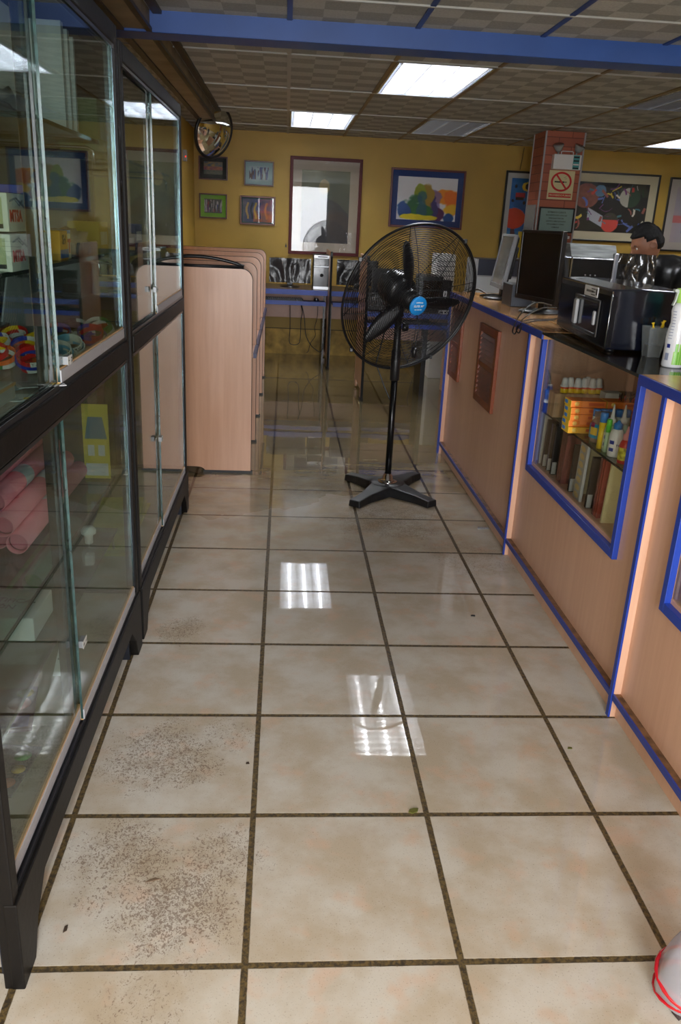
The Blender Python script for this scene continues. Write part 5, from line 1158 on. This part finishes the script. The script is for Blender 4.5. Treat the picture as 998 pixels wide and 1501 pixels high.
for k, (y, l, c) in enumerate(((1.04, 'crinkled clear bag with silver packets beside the small cartons', (160, 164, 170)), (1.14, 'clear bag of grey packets near the right end of the second shelf', (110, 112, 120)), (1.225, 'small bright blue packet in clear plastic at the end of the second shelf', (30, 110, 190)))):
    t = thing('packet_bag', l, 'bag', (-.54, y, SH2), 0, 'clear packet bags on the second shelf'); vs, fs = lump(.045, .04, .034 if k < 2 else .018, 11+k, .35, 10); MB().add(vs, fs, 0, True).build('bag', glass('bag_film', (216, 218, 222), rough=.1, f0=.12, bumpy=(20, .6), haze=.2), t); MB().box(-.03, -.025, .002, .03, .025, .035 if k < 2 else .022).build('packets', mat('packets'+str(k), c, .3, metal=.3), t, bevel=.004)
boxthing('small_carton', 'dark tangled twine pack behind the yellow carton', 'carton', (-.62, .95, SH2), (.07, .09, .10), mat('dark_twine', (56, 50, 48), .8, var=(60, .5)))
for k, (y, a) in enumerate(((1.10, .25), (1.19, .35))):
    t = thing('clear_folder', ('left' if k == 0 else 'right')+' of two clear plastic folders leaning under the second cabinet shelf', 'folder', (-.70, y, MS), (-.25, 0, -.5), 'leaning clear folders'); MB().box(-.06, -.002, 0, .06, .002, .19).build('sleeve', glass('folder_film', (180, 184, 184), rough=.08, f0=.12, haze=.35), t); MB().box(-.061, -.004, 0, -.056, .004, .19).build('spine', LGREY, t)
for k in range(3):
    t = thing('long_ruler_pack', ('lowest', 'middle', 'top')[k]+' red-edged flat pack at the back under the cabinet shelf', 'ruler pack', (-.78, .95, MS+.022*k), 0, 'red-edged flat packs'); MB().box(-.06, -.34, 0, .06, .34, .018).build('pack', mat('smoky_pack', (90, 76, 74), .3, coat=.4), t); MB().box(.0602, -.34, .004, .0615, .34, .012).build('red_edge', mat('dull_red_edge', (150, 44, 40), .4), t)
# lower compartment
PK = mat('pink_foam', (240, 140, 158), .65, var=(4, .05)); PKI = mat('pink_foam_inside', (206, 110, 130), .7); LB = mat('light_blue_foam', (104, 168, 204), .6)
def roll(label, x, z, y0, y1, r, m_, mi_, band=None, group='foam rolls on the cabinet shelf', tag_=None):
    t = thing('foam_roll', label, 'roll', (x, (y0+y1)/2, z), 0, group); L2 = (y1-y0)/2
    MB().lathe([(r-.003, -L2), (r, -L2), (r, L2), (r-.003, L2)], (0, 0, 0), (0, 1, 0), 28).build('sheet_roll', m_, t) if False else None
    m = MB(); seg = 28; prof = [(r-.002, -L2+.02), (r-.002, -L2), (r, -L2), (r, L2), (r-.002, L2), (r-.002, L2-.02)]
    vs = []
    for rr, h_ in prof:
        for k in range(seg): a = 2*PI*k/seg; vs.append((rr*math.cos(a), h_, rr*math.sin(a)))
    m.add(vs, [(i*seg+k, i*seg+(k+1) % seg, (i+1)*seg+(k+1) % seg, (i+1)*seg+k) for i in range(5) for k in range(seg)], 0, True); m.build('sheet_roll', m_, t)
    vs = []
    for h_ in (-L2+.004, L2-.004):
        for k in range(seg): a = 2*PI*k/seg; vs.append(((r-.0025)*math.cos(a), h_+.02*(1 if h_ < 0 else -1), (r-.0025)*math.sin(a)))
    MB().add(vs, [tuple(range(seg)), tuple(range(seg, 2*seg))]).build('inner_turns', mi_, t)
    if band is not None:
        vs = []; 
        for h_ in (band-.035, band+.035):
            for k in range(seg): a = 2*PI*k/seg; vs.append(((r+.0008)*math.cos(a), h_, (r+.0008)*math.sin(a)))
        MB().add(vs, [(k, (k+1) % seg, seg+(k+1) % seg, seg+k) for k in range(seg)], 0, True).build('paper_band', mat('pale_paper_band', (206, 214, 224), .55), t, label='white paper band')
    return t
r = .0268; zb = .637+r+.001
roll('pink roll at the right end of the bottom row, with lettered white band', -.589, zb, .63, 1.27, r, PK, PKI, -.02)
roll('pink roll second in the bottom row, mostly hidden under the others', -.645, zb, .66, 1.26, r, PK, PKI, .0)
roll('light blue roll in the bottom row at the left edge of the view', -.701, zb, .58, 1.0, r, LB, LB, None)
roll('pink roll in front of the second row with an open round end', -.617, zb+.0475, .62, 1.22, r, PK, PKI, .06)
roll('pink roll second in the second row, with a wide pale band', -.673, zb+.0475, .66, 1.24, r, PK, PKI, -.02)
roll('light blue roll in the second row at the left edge of the view', -.729, zb+.0475, .58, 1.0, r, LB, LB, None)
roll('pink roll on the top row nearest the glass', -.645, zb+.095, .66, 1.20, r, PK, PKI, -.06)
roll('pink roll on the top row farther from the glass', -.701, zb+.095, .68, 1.22, r, PK, PKI, .0)
roll('topmost dusky pink roll in the shade of the middle rail', -.673, zb+.1425, .70, 1.25, r, mat('shaded_pink_foam', (206, 110, 130), .65), PKI, None)  # darker copy of the pink foam, the rail's shade put into its colour
roll('grey-white paper roll end sticking out behind the pink rolls', -.755, zb, 1.08, 1.26, r, mat('grey_white_roll', (190, 190, 190), .6), LGREY, None)
roll('white roll with bright green inside lying on the low glass shelf', -.612, .457+.0288, .79, 1.25, .028, mat('white_roll_paper', (206, 206, 200), .6), mat('bright_green_paper', (60, 200, 50), .6), None, 'rolls on the low glass shelf')
roll('thin bright green rod lying beside the white roll on the low shelf', -.680, .457+.006, .80, 1.26, .006, mat('bright_green_paper'), mat('bright_green_paper'), None, 'rolls on the low glass shelf')
t = thing('white_carton', 'white carton with handwritten black words at the bottom left in the cabinet', 'carton', (-.62, .60, .458)); MB().box(-.09, -.083, 0, .09, .083, .062).build('carton', mat('white_card'), t, bevel=.003)
m = MB(); Mh = T(.045, -.01, .0626) @ ZR(-.12); 
m.text('STiFiCA-', .030, Mh @ T(-.03, .018, 0) @ Matrix.Shear('XZ', 4, (.0, .0)), 0, bold=.0004); m.text('CiÓN', .030, Mh @ T(-.05, -.018, 0), 0, bold=.0004); m.build('handwriting', INK, t, label='handwritten words STIFICA- CION')
t = thing('hand_stamp', 'white round-knobbed hand stamp standing in clear wrapping inside the cabinet', 'stamp', (-.505, .995, .458)); MB().lathe([(0, .118), (.014, .116), (.022, .106), (.021, .096), (.012, .090), (.0115, .066), (0, .066)], (0, 0, 0), seg=24).build('knob', WHITE, t); MB().tube([(0, 0, .066), (0, 0, .03)], .0025, 8).build('stem', STEEL, t); MB().box(-.012, -.014, .0, .012, .014, .030).build('base', WHITE, t, bevel=.002); m = MB(); m.box(-.018, -.020, -.0005, .018, .020, .044); m.build('wrapping', glass('bag_film'), t)
t = thing('booklet', 'colourful purple and red booklet lying on the cabinet bottom at the left edge', 'booklet', (-.655, .60, .2052), .2); MB().box(-.08, -.10, 0, .08, .10, .008).build('cover', mat('plum_cover', (96, 40, 76), .35), t)
m = MB(); m.lathe([(0, .0082), (.03, .0086), (0, .009)], (.04, .02, 0), seg=18, mi=0); m.lathe([(0, .0082), (.022, .0086), (0, .009)], (.05, .07, 0), seg=18, mi=1); m.box(-.02, -.09, .0082, .07, -.04, .0088, 2); m.build('cover_art', [mat('art_red', (190, 50, 60), .5), mat('art_yellow', (226, 180, 30), .5), mat('art_violet', (80, 60, 150), .5)], t)
t = thing('booklet', 'second bright booklet with orange and green spots nearer the camera on the cabinet bottom', 'booklet', (-.60, .36, .2052), -.1); MB().box(-.08, -.09, 0, .08, .09, .008).build('cover', mat('slate_cover', (60, 64, 70), .35), t)
m = MB(); m.lathe([(0, .0082), (.02, .0086), (0, .009)], (.05, .05, 0), seg=18, mi=0); m.lathe([(0, .0082), (.016, .0086), (0, .009)], (.06, .0, 0), seg=18, mi=1); m.lathe([(0, .0082), (.018, .0086), (0, .009)], (.055, -.05, 0), seg=18, mi=2); m.build('cover_art', [mat('art_green', (60, 170, 80), .5), mat('art_yellow'), mat('art_orange', (226, 110, 40), .5)], t)
t = thing('white_cone_card', 'small white folded card standing on the cabinet bottom', 'card', (-.555, .80, .2055)); MB().add([(-.02, -.02, 0), (.02, -.02, 0), (.004, .0, .075), (-.004, 0, .075), (-.02, .02, 0), (.02, .02, 0)], [(0, 1, 2, 3), (4, 3, 2, 5), (0, 3, 4), (1, 5, 2)]).build('card', PAPER, t); MB().box(-.006, -.008, .035, .006, .004, .050).build('clip', GREY, t)
t = thing('house_card', 'yellow paper house picture with blue roof standing on the shelf by the corner post', 'paper picture', (-.53, 1.262, .638)); m = MB(); m.box(-.04, 0, 0, .04, .004, .24, 0); m.build('yellow_card', mat('soft_yellow_card', (214, 196, 80), .6), t)
m = MB(); m.prism([(-.034, .13), (.034, .13), (.022, .20), (-.022, .20)], 'y', -.002, -.0005, 0); m.box(-.026, -.002, .075, -.006, -.0005, .11, 1); m.box(.006, -.002, .075, .026, -.0005, .11, 1); m.box(-.034, -.002, .01, .034, -.0005, .05, 1); m.build('house_drawing', [mat('slate_blue_paper', (96, 130, 150), .6), mat('pale_paper')], t)
t = thing('clear_document_bag', 'flat clear plastic bag lying along the low glass shelf near the corner post', 'bag', (-.53, 1.17, .458)); m = MB(); nx = 8
vs = [(-.05+.1*i/5, -.07+.14*k/nx, .004+.006*abs(noise.noise(Vector((i*.7, k*.6, 4))))) for k in range(nx+1) for i in range(6)]; m.add(vs, [(k*6+i, k*6+i+1, k*6+i+7, k*6+i+6) for k in range(nx) for i in range(5)], 0, True); m.build('film', glass('bag_film'), t, recalc=False)
# far cabinet goods
for k, (y, z, sz, c, l) in enumerate(((1.62, 1.308, (.10, .14, .10), (216, 176, 40), 'yellow carton on the lower shelf of the far cabinet'), (1.80, 1.308, (.10, .12, .08), (206, 200, 180), 'cream carton right of the yellow one in the far cabinet'), (2.05, 1.308, (.12, .20, .06), (40, 42, 48), 'black flat box on the lower shelf of the far cabinet'),
    (1.66, 1.608, (.12, .20, .16), (196, 182, 140), 'tall cream carton on the top shelf of the far cabinet'), (1.95, 1.608, (.12, .22, .05), (150, 60, 40), 'rust-red flat box on the top shelf of the far cabinet'), (2.3, 1.308, (.1, .16, .09), (60, 70, 130), 'dull blue carton near the far end of the far cabinet'))):
    t = boxthing('stock_carton', l, 'carton', (-.60, y, z), sz, mat('stock_card_'+str(k), c, .5)); MB().box(sz[0]/2, -sz[1]*.35, sz[2]*.3, sz[0]/2+.001, sz[1]*.35, sz[2]*.7).build('label', PAPER if k != 2 else LGREY, t)
for k in range(3): t = thing('reflection_sheet', ('lowest', 'middle', 'top')[k]+' yellow-green sheet painted for a reflection on the bottom of the far cabinet', 'poster', (-.62, 1.95, .2052+.012*k), .05*k, 'sheets painted for a reflection in the far cabinet'); MB().box(-.09, -.30, 0, .09, .30, .010).build('sheets', mat('reflection_yellow_'+str(k), ((200, 196, 70), (190, 186, 90), (214, 206, 90))[k], .5), t); MB().box(.0902, -.30, .002, .0908, .30, .004).build('fold', GREY, t)  # yellow sheets added in place of a reflection in the glass

# ------------------------------------------------------------------ goods in the counter display
DS = .7355
def dx(px, y): return at(px, 600, 'y', y).x
t = boxthing('wooden_stick_box', 'long pale carton with fine wood-grain stripes on the display shelf', 'carton', ((dx(808, 1.95)+1.575)/2, 1.98, DS), (1.575-dx(808, 1.95), .11, .098), mat('striped_pale_card', (190, 158, 122), .6, var=(50, .15, (1, 1, .02)))); MB().box(-.13, -.0558, .03, -.03, -.0552, .07).build('tape', mat('tan_tape', (196, 166, 110), .35), t)
pos = [(dx(q, 1.97), 1.955+o_) for q, o_ in ((821, 0), (830, .01), (840, 0), (850, .008), (858, .035), (861, 0), (871, .01))]
t0 = None
nm = ['leftmost white-capped yellow glue bottle on the striped carton', 'second white-capped yellow glue bottle from the left on the striped carton', 'third white-capped yellow glue bottle from the left on the striped carton', 'fourth white-capped yellow glue bottle from the left on the striped carton', 'fifth white-capped yellow glue bottle, overlapping one behind', 'white-capped yellow glue bottle standing behind the fifth one', 'rightmost white-capped yellow glue bottle on the striped carton']
for k, (x, y) in enumerate(pos):
    p = (x, y, DS+.0985)
    if t0 is None:
        t0 = thing('glue_bottle', nm[0], 'bottle', p, 0, 'small capped glue bottles'); MB().lathe([(0, 0), (.016, 0), (.017, .003), (.017, .024), (.012, .03), (0, .03)], (0, 0, 0), seg=20).build('bottle', ringmat('yellow_red_label', [(0, (240, 206, 30)), (.6, (240, 206, 30)), (.62, (226, 70, 30)), (1, (226, 90, 30))], 0, .028), t0)
        MB().lathe([(.018, .024), (.018, .030), (.014, .034), (.0125, .052), (.009, .060), (0, .062)], (0, 0, 0), seg=18).build('cap', WHITE, t0)
    else: copy_thing(t0, p, k*.5, nm[k])
OY = mat('yellow_box_end', (236, 196, 40), .45)
row = ['bottom', 'second', 'third', 'fourth', 'top']
for c_ in range(2):
    for k in range(5):
        if c_ == 1 and k < 1: pass
        t = boxthing('crayon_carton', f'orange and yellow carton, {row[k]} of the '+('nearer' if c_ == 0 else 'farther right')+' stack on the display shelf', 'carton', (dx(838, 1.66)+.066+.139*c_, 1.70+.006*math.sin(k*2.), DS+.0246*k), (.135, .075, .024), ORANGE if k != 0 else mat('amber_card'), 'orange cartons on the display shelf', .02*math.sin(k*3))
        MB().box(-.0682, -.0375, 0, -.0672, .0375, .024).build('yellow_end', OY, t); MB().box(-.0688, .0, .006, -.0682, .032, .019).build('blue_print', LBLUE, t)
        m = MB(); m.lathe([(0, -.0378), (.0085, -.038), (0, -.0385)], (-.045, 0, .0128), (0, 1, 0), 16) if False else m.lathe([(0, 0), (.0085, 0), (.0085, .0006), (0, .0006)], (-.045, -.0376, .0128), (0, -1, 0), 18); m.build('round_print', mat('pale_yellow_dot', (246, 214, 110), .5), t)
        MB().box(-.0, -.0383, .008, .058, -.0376, .018).build('wordmark', mat('burnt_orange', (206, 84, 30), .5), t)
t = thing('glue_tube', 'blue and white glue tube leaning at the far left of the display shelf', 'tube', (dx(803, 2.01), 2.02, DS)); MB().lathe([(0, 0), (.019, 0), (.020, .01), (.018, .07), (.020, .095), (.011, .10), (.010, .118), (0, .12)], (0, 0, 0), seg=22).build('tube_body', ringmat('blue_white_tube', [(0, (30, 60, 150)), (.35, (30, 60, 150)), (.38, (210, 220, 235)), (.5, (60, 90, 170)), (.9, (40, 90, 190)), (1, (230, 230, 236))], 0, .12), t)
MB().tube([(0, 0, .11), (-.004, .01, .145), (-.012, .022, .175)], [.006, .005, .002], 8).build('nozzle', GREY, t)
t = thing('small_white_box', 'small white carton behind the orange cartons', 'carton', (dx(897, 1.83), 1.86, DS)) ; MB().box(-.035, -.03, 0, .035, .03, .125).build('carton', mat('white_card'), t, bevel=.002); MB().box(-.02, -.0308, .09, .0, -.0302, .098).build('red_mark', RED, t)
t = thing('brush_cup', 'olive-yellow cup of paint brushes and red-handled tools on the display shelf', 'cup', (dx(919, 1.68), 1.70, DS)); BC = (dx(919, 1.68), 1.70); MB().lathe([(0, .002), (.036, .002), (.036, .085), (.033, .085), (.033, .006), (0, .006)], (0, 0, 0), seg=24).build('cup', mat('olive_yellow_plastic', (170, 150, 30), .4), t)
m = MB()
for k in range(9):
    a = k*.7; t2 = thing('paint_brush' if k % 2 else 'red_handled_tool', ('thin dark paint brush' if k % 2 else 'red-handled tool')+' standing in the olive-yellow cup', 'brush' if k % 2 else 'tool', (BC[0]+.014*math.cos(a), BC[1]+.014*math.sin(a), DS+.0075), 0, 'thin dark brushes in the cup' if k % 2 else 'red tools in the cup')
    MB().tube([(0, 0, 0), (.012*math.cos(a), .012*math.sin(a), .12+.005*(k % 3))], .0022, 6).build('handle', BLK if k % 2 else RED, t2); MB().lathe([(.0, 0), (.003, .002), (.0028, .012), (0, .02)], (.012*math.cos(a), .012*math.sin(a), .12+.005*(k % 3)), seg=8).build('tip', BLK, t2)
t = thing('eraser_jar', 'round pinkish clear jar with colourful label and pink erasers inside', 'jar', (1.205, 1.545, DS)); MB().lathe([(0, .001), (.038, .001), (.043, .01), (.044, .05), (.040, .075), (.031, .088), (.031, .092), (.034, .093), (.034, .112), (0, .113)], (0, 0, 0), seg=32).build('jar_wall', glass('pinkish_clear_plastic', (236, 200, 180), rough=.05, f0=.08, haze=.28), t)
vs = []
m = MB(); onb = [(.0, 0), (.043, .01), (.0446, .02), (.0446, .06), (.042, .075)]; onlathe(m, -3.3, -2.1, .018, .070, 0, onb, .0006); onlathe(m, -3.0, -2.3, .030, .058, 1, onb, .0012); onlathe(m, -3.05, -2.6, .058, .074, 2, onb, .0012); m.build('label', [mat('cyan_label', (40, 150, 190), .4), mat('label_yellow', (230, 190, 60), .4), mat('label_plum', (150, 40, 90), .4)], t)
for k in range(5): tt = thing('pink_eraser', 'pink eraser piece inside the clear jar', 'eraser', (1.205+.016*math.cos(k*1.26), 1.545+.016*math.sin(k*1.26), DS+.004+.006*k), (.5, .3, k), 'pink erasers in the jar'); MB().cbox((0, 0, .008), (.010, .034, .008)).build('eraser', mat('hot_pink', (240, 90, 170), .5), tt, bevel=.002)
def stick(label, x, y, h_, r_, m_, cm, ch, group='glue sticks and markers'):
    t = thing('glue_stick', label, 'glue stick', (x, y, DS), 0, group); MB().lathe([(0, 0), (r_, 0), (r_, h_-ch), (0, h_-ch)], (0, 0, 0), seg=20).build('tube', m_, t); MB().lathe([(0, h_-ch), (r_*1.04, h_-ch), (r_*1.04, h_-.003), (r_*.9, h_), (0, h_)], (0, 0, 0), seg=20).build('cap', cm, t); return t
stick('tall yellow glue stick with blue cap at the front edge of the display shelf', 1.170, 1.455, .128, .0135, YEL, LBLUE, .034)
stick('short orange marker half hidden beside the yellow glue stick', 1.192, 1.448, .09, .007, ORANGE, ORANGE, .02)
stick('bright green capped marker right of the yellow glue stick', 1.172, 1.408, .115, .009, mat('clear_green_tube', (176, 206, 170), .3), GRN, .045); stick('second green marker behind the first, a little shorter', 1.200, 1.415, .10, .009, GRN, GRN, .04)
for k in range(5): stick('blue-capped glue stick in the back row between bottles, '+('leftmost of five', 'second from left', 'middle of five', 'fourth from left', 'rightmost of five')[k], dx(876+11*k, 1.56), 1.56, .118, .0135, mat('pale_stick', (200, 210, 200), .4), LBLUE, .026, 'row of blue-capped glue sticks')
def squeeze(label, x, y, body_, capm, cone, lab, h_=.095, r_=.021, group='squeeze glue bottles', words=None):
    t = thing('squeeze_bottle', label, 'bottle', (x, y, DS), 0, group); MB().lathe([(0, 0), (r_*.95, 0), (r_, .004), (r_, h_*.72), (r_*.86, h_*.86), (r_*.5, h_), (0, h_)], (0, 0, 0), seg=24).build('bottle', body_, t)
    MB().lathe([(r_*.62, h_-.004), (r_*.62, h_+.014), (r_*.34, h_+.018), (.0022, h_+.018+cone), (0, h_+.018+cone)], (0, 0, 0), seg=18).build('spout_cap', capm, t)
    pr = [(0, 0), (r_, .004), (r_, h_*.72), (r_*.86, h_*.86)]; m = MB(); onlathe(m, -3.5, -1.2, .012, h_*.66, 0, pr, .0005, 10, 2)
    m.build('label', lab, t)
    if words:
        m = MB(); m.text(words, .010, T(0, -r_-.0012, h_*.42) @ FACE_Y, 0, depth=.0003, bold=.0003); onlathe(m, -2.9, -2.2, h_*.2, h_*.32, 0, pr, .001, 4, 1); onlathe(m, -2.9, -2.2, h_*.45, h_*.58, 0, pr, .001, 4, 1); m.build('label_print', mat('label_navy', (40, 60, 150), .5), t)
    return t
CLR = mat('cloudy_clear_plastic', (176, 200, 176), .2, coat=.3)
squeeze('clear squeeze bottle with tall white cone tip, left one of the pair', dx(900, 1.42), 1.42, CLR, WHITE, .045, mat('label_cream', (214, 214, 180), .5), .10, .022, words='glue')
squeeze('clear squeeze bottle with tall white cone tip, right one of the pair', dx(917, 1.42), 1.42, CLR, WHITE, .045, mat('label_cream'), .10, .022)
squeeze('white glue bottle with blue cap and blue print at the front of the shelf', 1.182, 1.355, WHITE, LBLUE, .008, WHITE, .098, .024, words='TYB')
REDL = mat('label_multicolour', (230, 190, 60), .4, var=(60, .4))
squeeze('red bottle with pinkish spout and bright label at the front right of the shelf', 1.180, 1.268, RED, mat('pinkish_spout', (226, 150, 160), .4), .024, REDL, .082, .021)
squeeze('second red bottle with pinkish spout beside the window frame', 1.232, 1.262, RED, mat('pinkish_spout'), .026, REDL, .092, .022)
# boards standing in the lower half, like books
LZ = .4985
def board(name, label, cat, y, th, h_, d_, m_, lean=.10, x0=1.165, tagc=None, group='boards standing in the display', yaw=.0):
    y = 1.225+1.133*(y-1.215); lean = -lean*.6
    t = thing(name, label, cat, (x0, y, LZ), (-lean, 0, yaw), group); MB().box(0, -th/2, 0, d_, th/2, h_).build('board', m_, t, bevel=.0015)
    if tagc:
        for k in range(2): MB().box(-.0008+.002*k, -th/2-.0012, .004, .018, -th/2-.0002, .055+.01*k).build('price_tag', tagc, t) if k == 0 else None
    return t
DW = mat('near_black_board', (34, 30, 26), .35, var=(20, .3)); RB = mat('dark_red_corrugated', (116, 62, 54), .6, var=(80, .25, (1, .1, .1))); TERR = mat('terracotta_board', (150, 66, 46), .6); WB = mat('light_wood_board', (170, 120, 86), .5, var=(10, .12, (1, 1, .2)))
t = board('beaded_board', 'white and gold beaded strip at the far left of the display', 'board', 2.018, .012, .225, .10, mat('pale_board', (190, 190, 184), .5), .04)
m = MB()
for k in range(11): m.lathe([(0, 0), (.006, .001), (.004, .005), (0, .006)], (-.0005, 0, .015+.019*k), (-1, 0, 0), 10)
q = m.build('beads', mat('dull_gold_beads', (170, 140, 60), .4), t); q['kind'] = 'stuff'
board('display_board', 'white board next to the beaded strip in the display', 'board', 1.975, .012, .225, .20, mat('pale_board'), .05)
for k, (y, l) in enumerate(((1.930, 'first black board from the left, with white tag at its foot'), (1.875, 'second black board from the left, with white tag at its foot'), (1.825, 'third black board from the left, darkest and widest'))): board('display_board', l, 'board', y, .018, .205, .26, DW, .07, tagc=mat('grey_tag', (170, 170, 168), .5))
t = thing('plastic_bag', 'pale green crumpled plastic bag on top of the black boards', 'bag', (1.25, 1.93, LZ+.205)); vs, fs = lump(.045, .055, .012, 21, .3, 12); MB().add(vs, fs, 0, True).build('bag', glass('pale_green_film', (150, 200, 170), rough=.1, f0=.1, bumpy=(16, .6), haze=.5), t)
for k in range(4): board('display_board', 'dark red ribbed board, '+('leftmost', 'second', 'third', 'rightmost')[k]+' of the bundle of four', 'board', 1.755-.014*k, .010, .215-.004*k, .28, RB, .10)
board('display_board', 'black board between the red bundle and the white oval strip', 'board', 1.625, .018, .19, .26, DW, .10, tagc=mat('grey_tag'))
t = board('oval_strip', 'white strip with a column of cream ovals facing the aisle', 'board', 1.545, .072, .225, .012, mat('pale_grey_strip', (186, 186, 184), .5), .10)
m = MB()
for k in range(7):
    vs = [(-.0014, (.024)*math.cos(2*PI*j/16), .018+.030*k+.0115*math.sin(2*PI*j/16)) for j in range(16)]; m.add(vs, [tuple(range(16))])
q = m.build('ovals', mat('cream_oval', (226, 200, 140), .5), t, recalc=False)
board('display_board', 'cream crumpled board top showing behind the oval strip', 'board', 1.60, .010, .2275, .2, CREAM, .10, x0=1.19)
board('display_board', 'black-brown board right of the white oval strip', 'board', 1.455, .020, .195, .26, mat('black_brown_board', (50, 38, 30), .4, var=(14, .2)), .10, tagc=mat('grey_tag'))
for k in range(3): board('display_board', 'terracotta ribbed board, '+('left', 'middle', 'right')[k]+' of the bundle of three', 'board', 1.39-.016*k, .011, .215, .28, RB if k == 0 else TERR, .10)
board('display_board', 'larger cream board leaning behind the light wooden one', 'board', 1.315, .012, .225, .28, CREAM, .14); board('display_board', 'smaller cream board with a curved cut in front of the larger one', 'board', 1.275, .012, .200, .28, mat('cream_board_b', (214, 206, 160), .6), .14, x0=1.2)
board('display_board', 'light wooden board at the right end of the display', 'board', 1.215, .014, .180, .28, WB, .16, x0=1.19)
# near display: coloured paper pads glimpsed at the frame edge
for k, c in enumerate(((226, 206, 60), (200, 210, 90), (214, 150, 60), (190, 196, 80), (220, 200, 110))):
    t = thing('paper_pad', ('lowest', 'second', 'middle', 'fourth', 'top')[k]+' coloured paper pad in the near display at the right edge', 'paper pad', (1.36, .46, .4985+.0445*k), 0, 'paper pads in the near display'); MB().box(-.17, -.20, 0, .17, .20, .044).build('pad', mat('pad_%d' % k, c, .6), t); MB().box(-.172, -.2, .018, -.170, .2, .026).build('band', GREY, t)

# ------------------------------------------------------------------ bits on the floor
def flat(name, label, px, py, pts, m_, h_=.002):
    p = at(px, py, 'z', 0); t = thing(name, label, 'debris', (p.x, p.y, .0004)); MB().prism(pts, 'z', 0, h_).build('piece', m_, t); return t
flat('dry_leaf', 'small green-brown leaf on the grout crossing near the bottom of the view', 606, 1189, [(-.014, -.006), (-.004, -.011), (.010, -.004), (.014, .008), (.002, .009), (-.010, .004)], mat('olive_leaf', (96, 96, 40), .6), .003)
flat('floor_crumb', 'dark crumb on the tile in front of the counter vent panel', 693, 903, [(-.009, -.003), (.008, -.005), (.009, .004), (-.006, .004)], INK, .003)
flat('floor_crumb', 'tiny dark crumb left of the long grout line', 363, 1119, [(-.005, -.004), (.005, -.003), (.003, .005), (-.004, .004)], mat('brown_crumb', (60, 46, 34), .7))
flat('floor_crumb', 'brown crumb near the cabinet foot at the bottom left', 96, 1362, [(-.003, -.010), (.004, -.004), (.003, .010), (-.003, .006)], mat('brown_crumb'))
flat('dry_leaf', 'brownish leaf scrap on the muddy tile at the lower left', 224, 1291, [(-.016, -.006), (.0, -.002), (.016, .004), (.004, .008), (-.008, .002)], mat('grey_brown_leaf', (110, 90, 70), .7))
flat('clear_wrapper', 'scrap of clear wrapper on the wet floor by the counter foot', 708, 775, [(-.03, -.008), (-.01, -.012), (.03, -.004), (.024, .010), (-.01, .006), (-.026, .010)], glass('bag_film'), .006)
flat('floor_crumb', 'greenish crumb on the tile beside the counter, lower right', 835, 1097, [(-.008, -.004), (.006, -.004), (.007, .003), (-.004, .005)], mat('olive_leaf'))
# clear bag with red trim at the lower right edge
t = thing('plastic_bag', 'clear plastic bag with red trim standing on the floor at the lower right edge', 'bag', (.885, -.10, .001)); m = MB()
n = 24; prof = [(.035, .0), (.062, .02), (.066, .06), (.058, .11), (.045, .16), (.030, .21), (.018, .26), (.010, .29)]
vs = [((r_*(1+.22*noise.noise(Vector((math.cos(2*PI*k/n)*1.6, math.sin(2*PI*k/n)*1.6, h_*8))))*math.cos(2*PI*k/n))+h_*.12, r_*(1+.22*noise.noise(Vector((math.cos(2*PI*k/n)*1.6, math.sin(2*PI*k/n)*1.6, h_*8+5))))*math.sin(2*PI*k/n), h_) for r_, h_ in prof for k in range(n)]
m.add(vs, [(i*n+k, i*n+(k+1) % n, (i+1)*n+(k+1) % n, (i+1)*n+k) for i in range(len(prof)-1) for k in range(n)], 0, True); m.build('bag', glass('milky_clear_film', (216, 216, 226), rough=.12, f0=.12, bumpy=(14, .5), haze=.42), t)
for a0, rr, zz, tl in ((0, .064, .055, .35), (1.2, .062, .035, -.3), (2.4, .058, .045, .2)): MB().tube([(rr*math.cos(q+a0)*(1 if q < 5 else .9)-.0, rr*math.sin(q+a0), zz+tl*.05*math.sin(q)) for q in [2*PI*k/20 for k in range(20)]], .0045, 6, closed=True).build('red_ribbon', mat('glossy_red_ribbon', (190, 24, 40), .25, coat=.5), t)
vs, fs = lump(.045, .045, .017, 9, .3, 10); MB().add(vs, fs, 0, True).build('dark_contents', mat('mottled_dark_contents', (60, 50, 50), .5, var=(60, .8)), t)
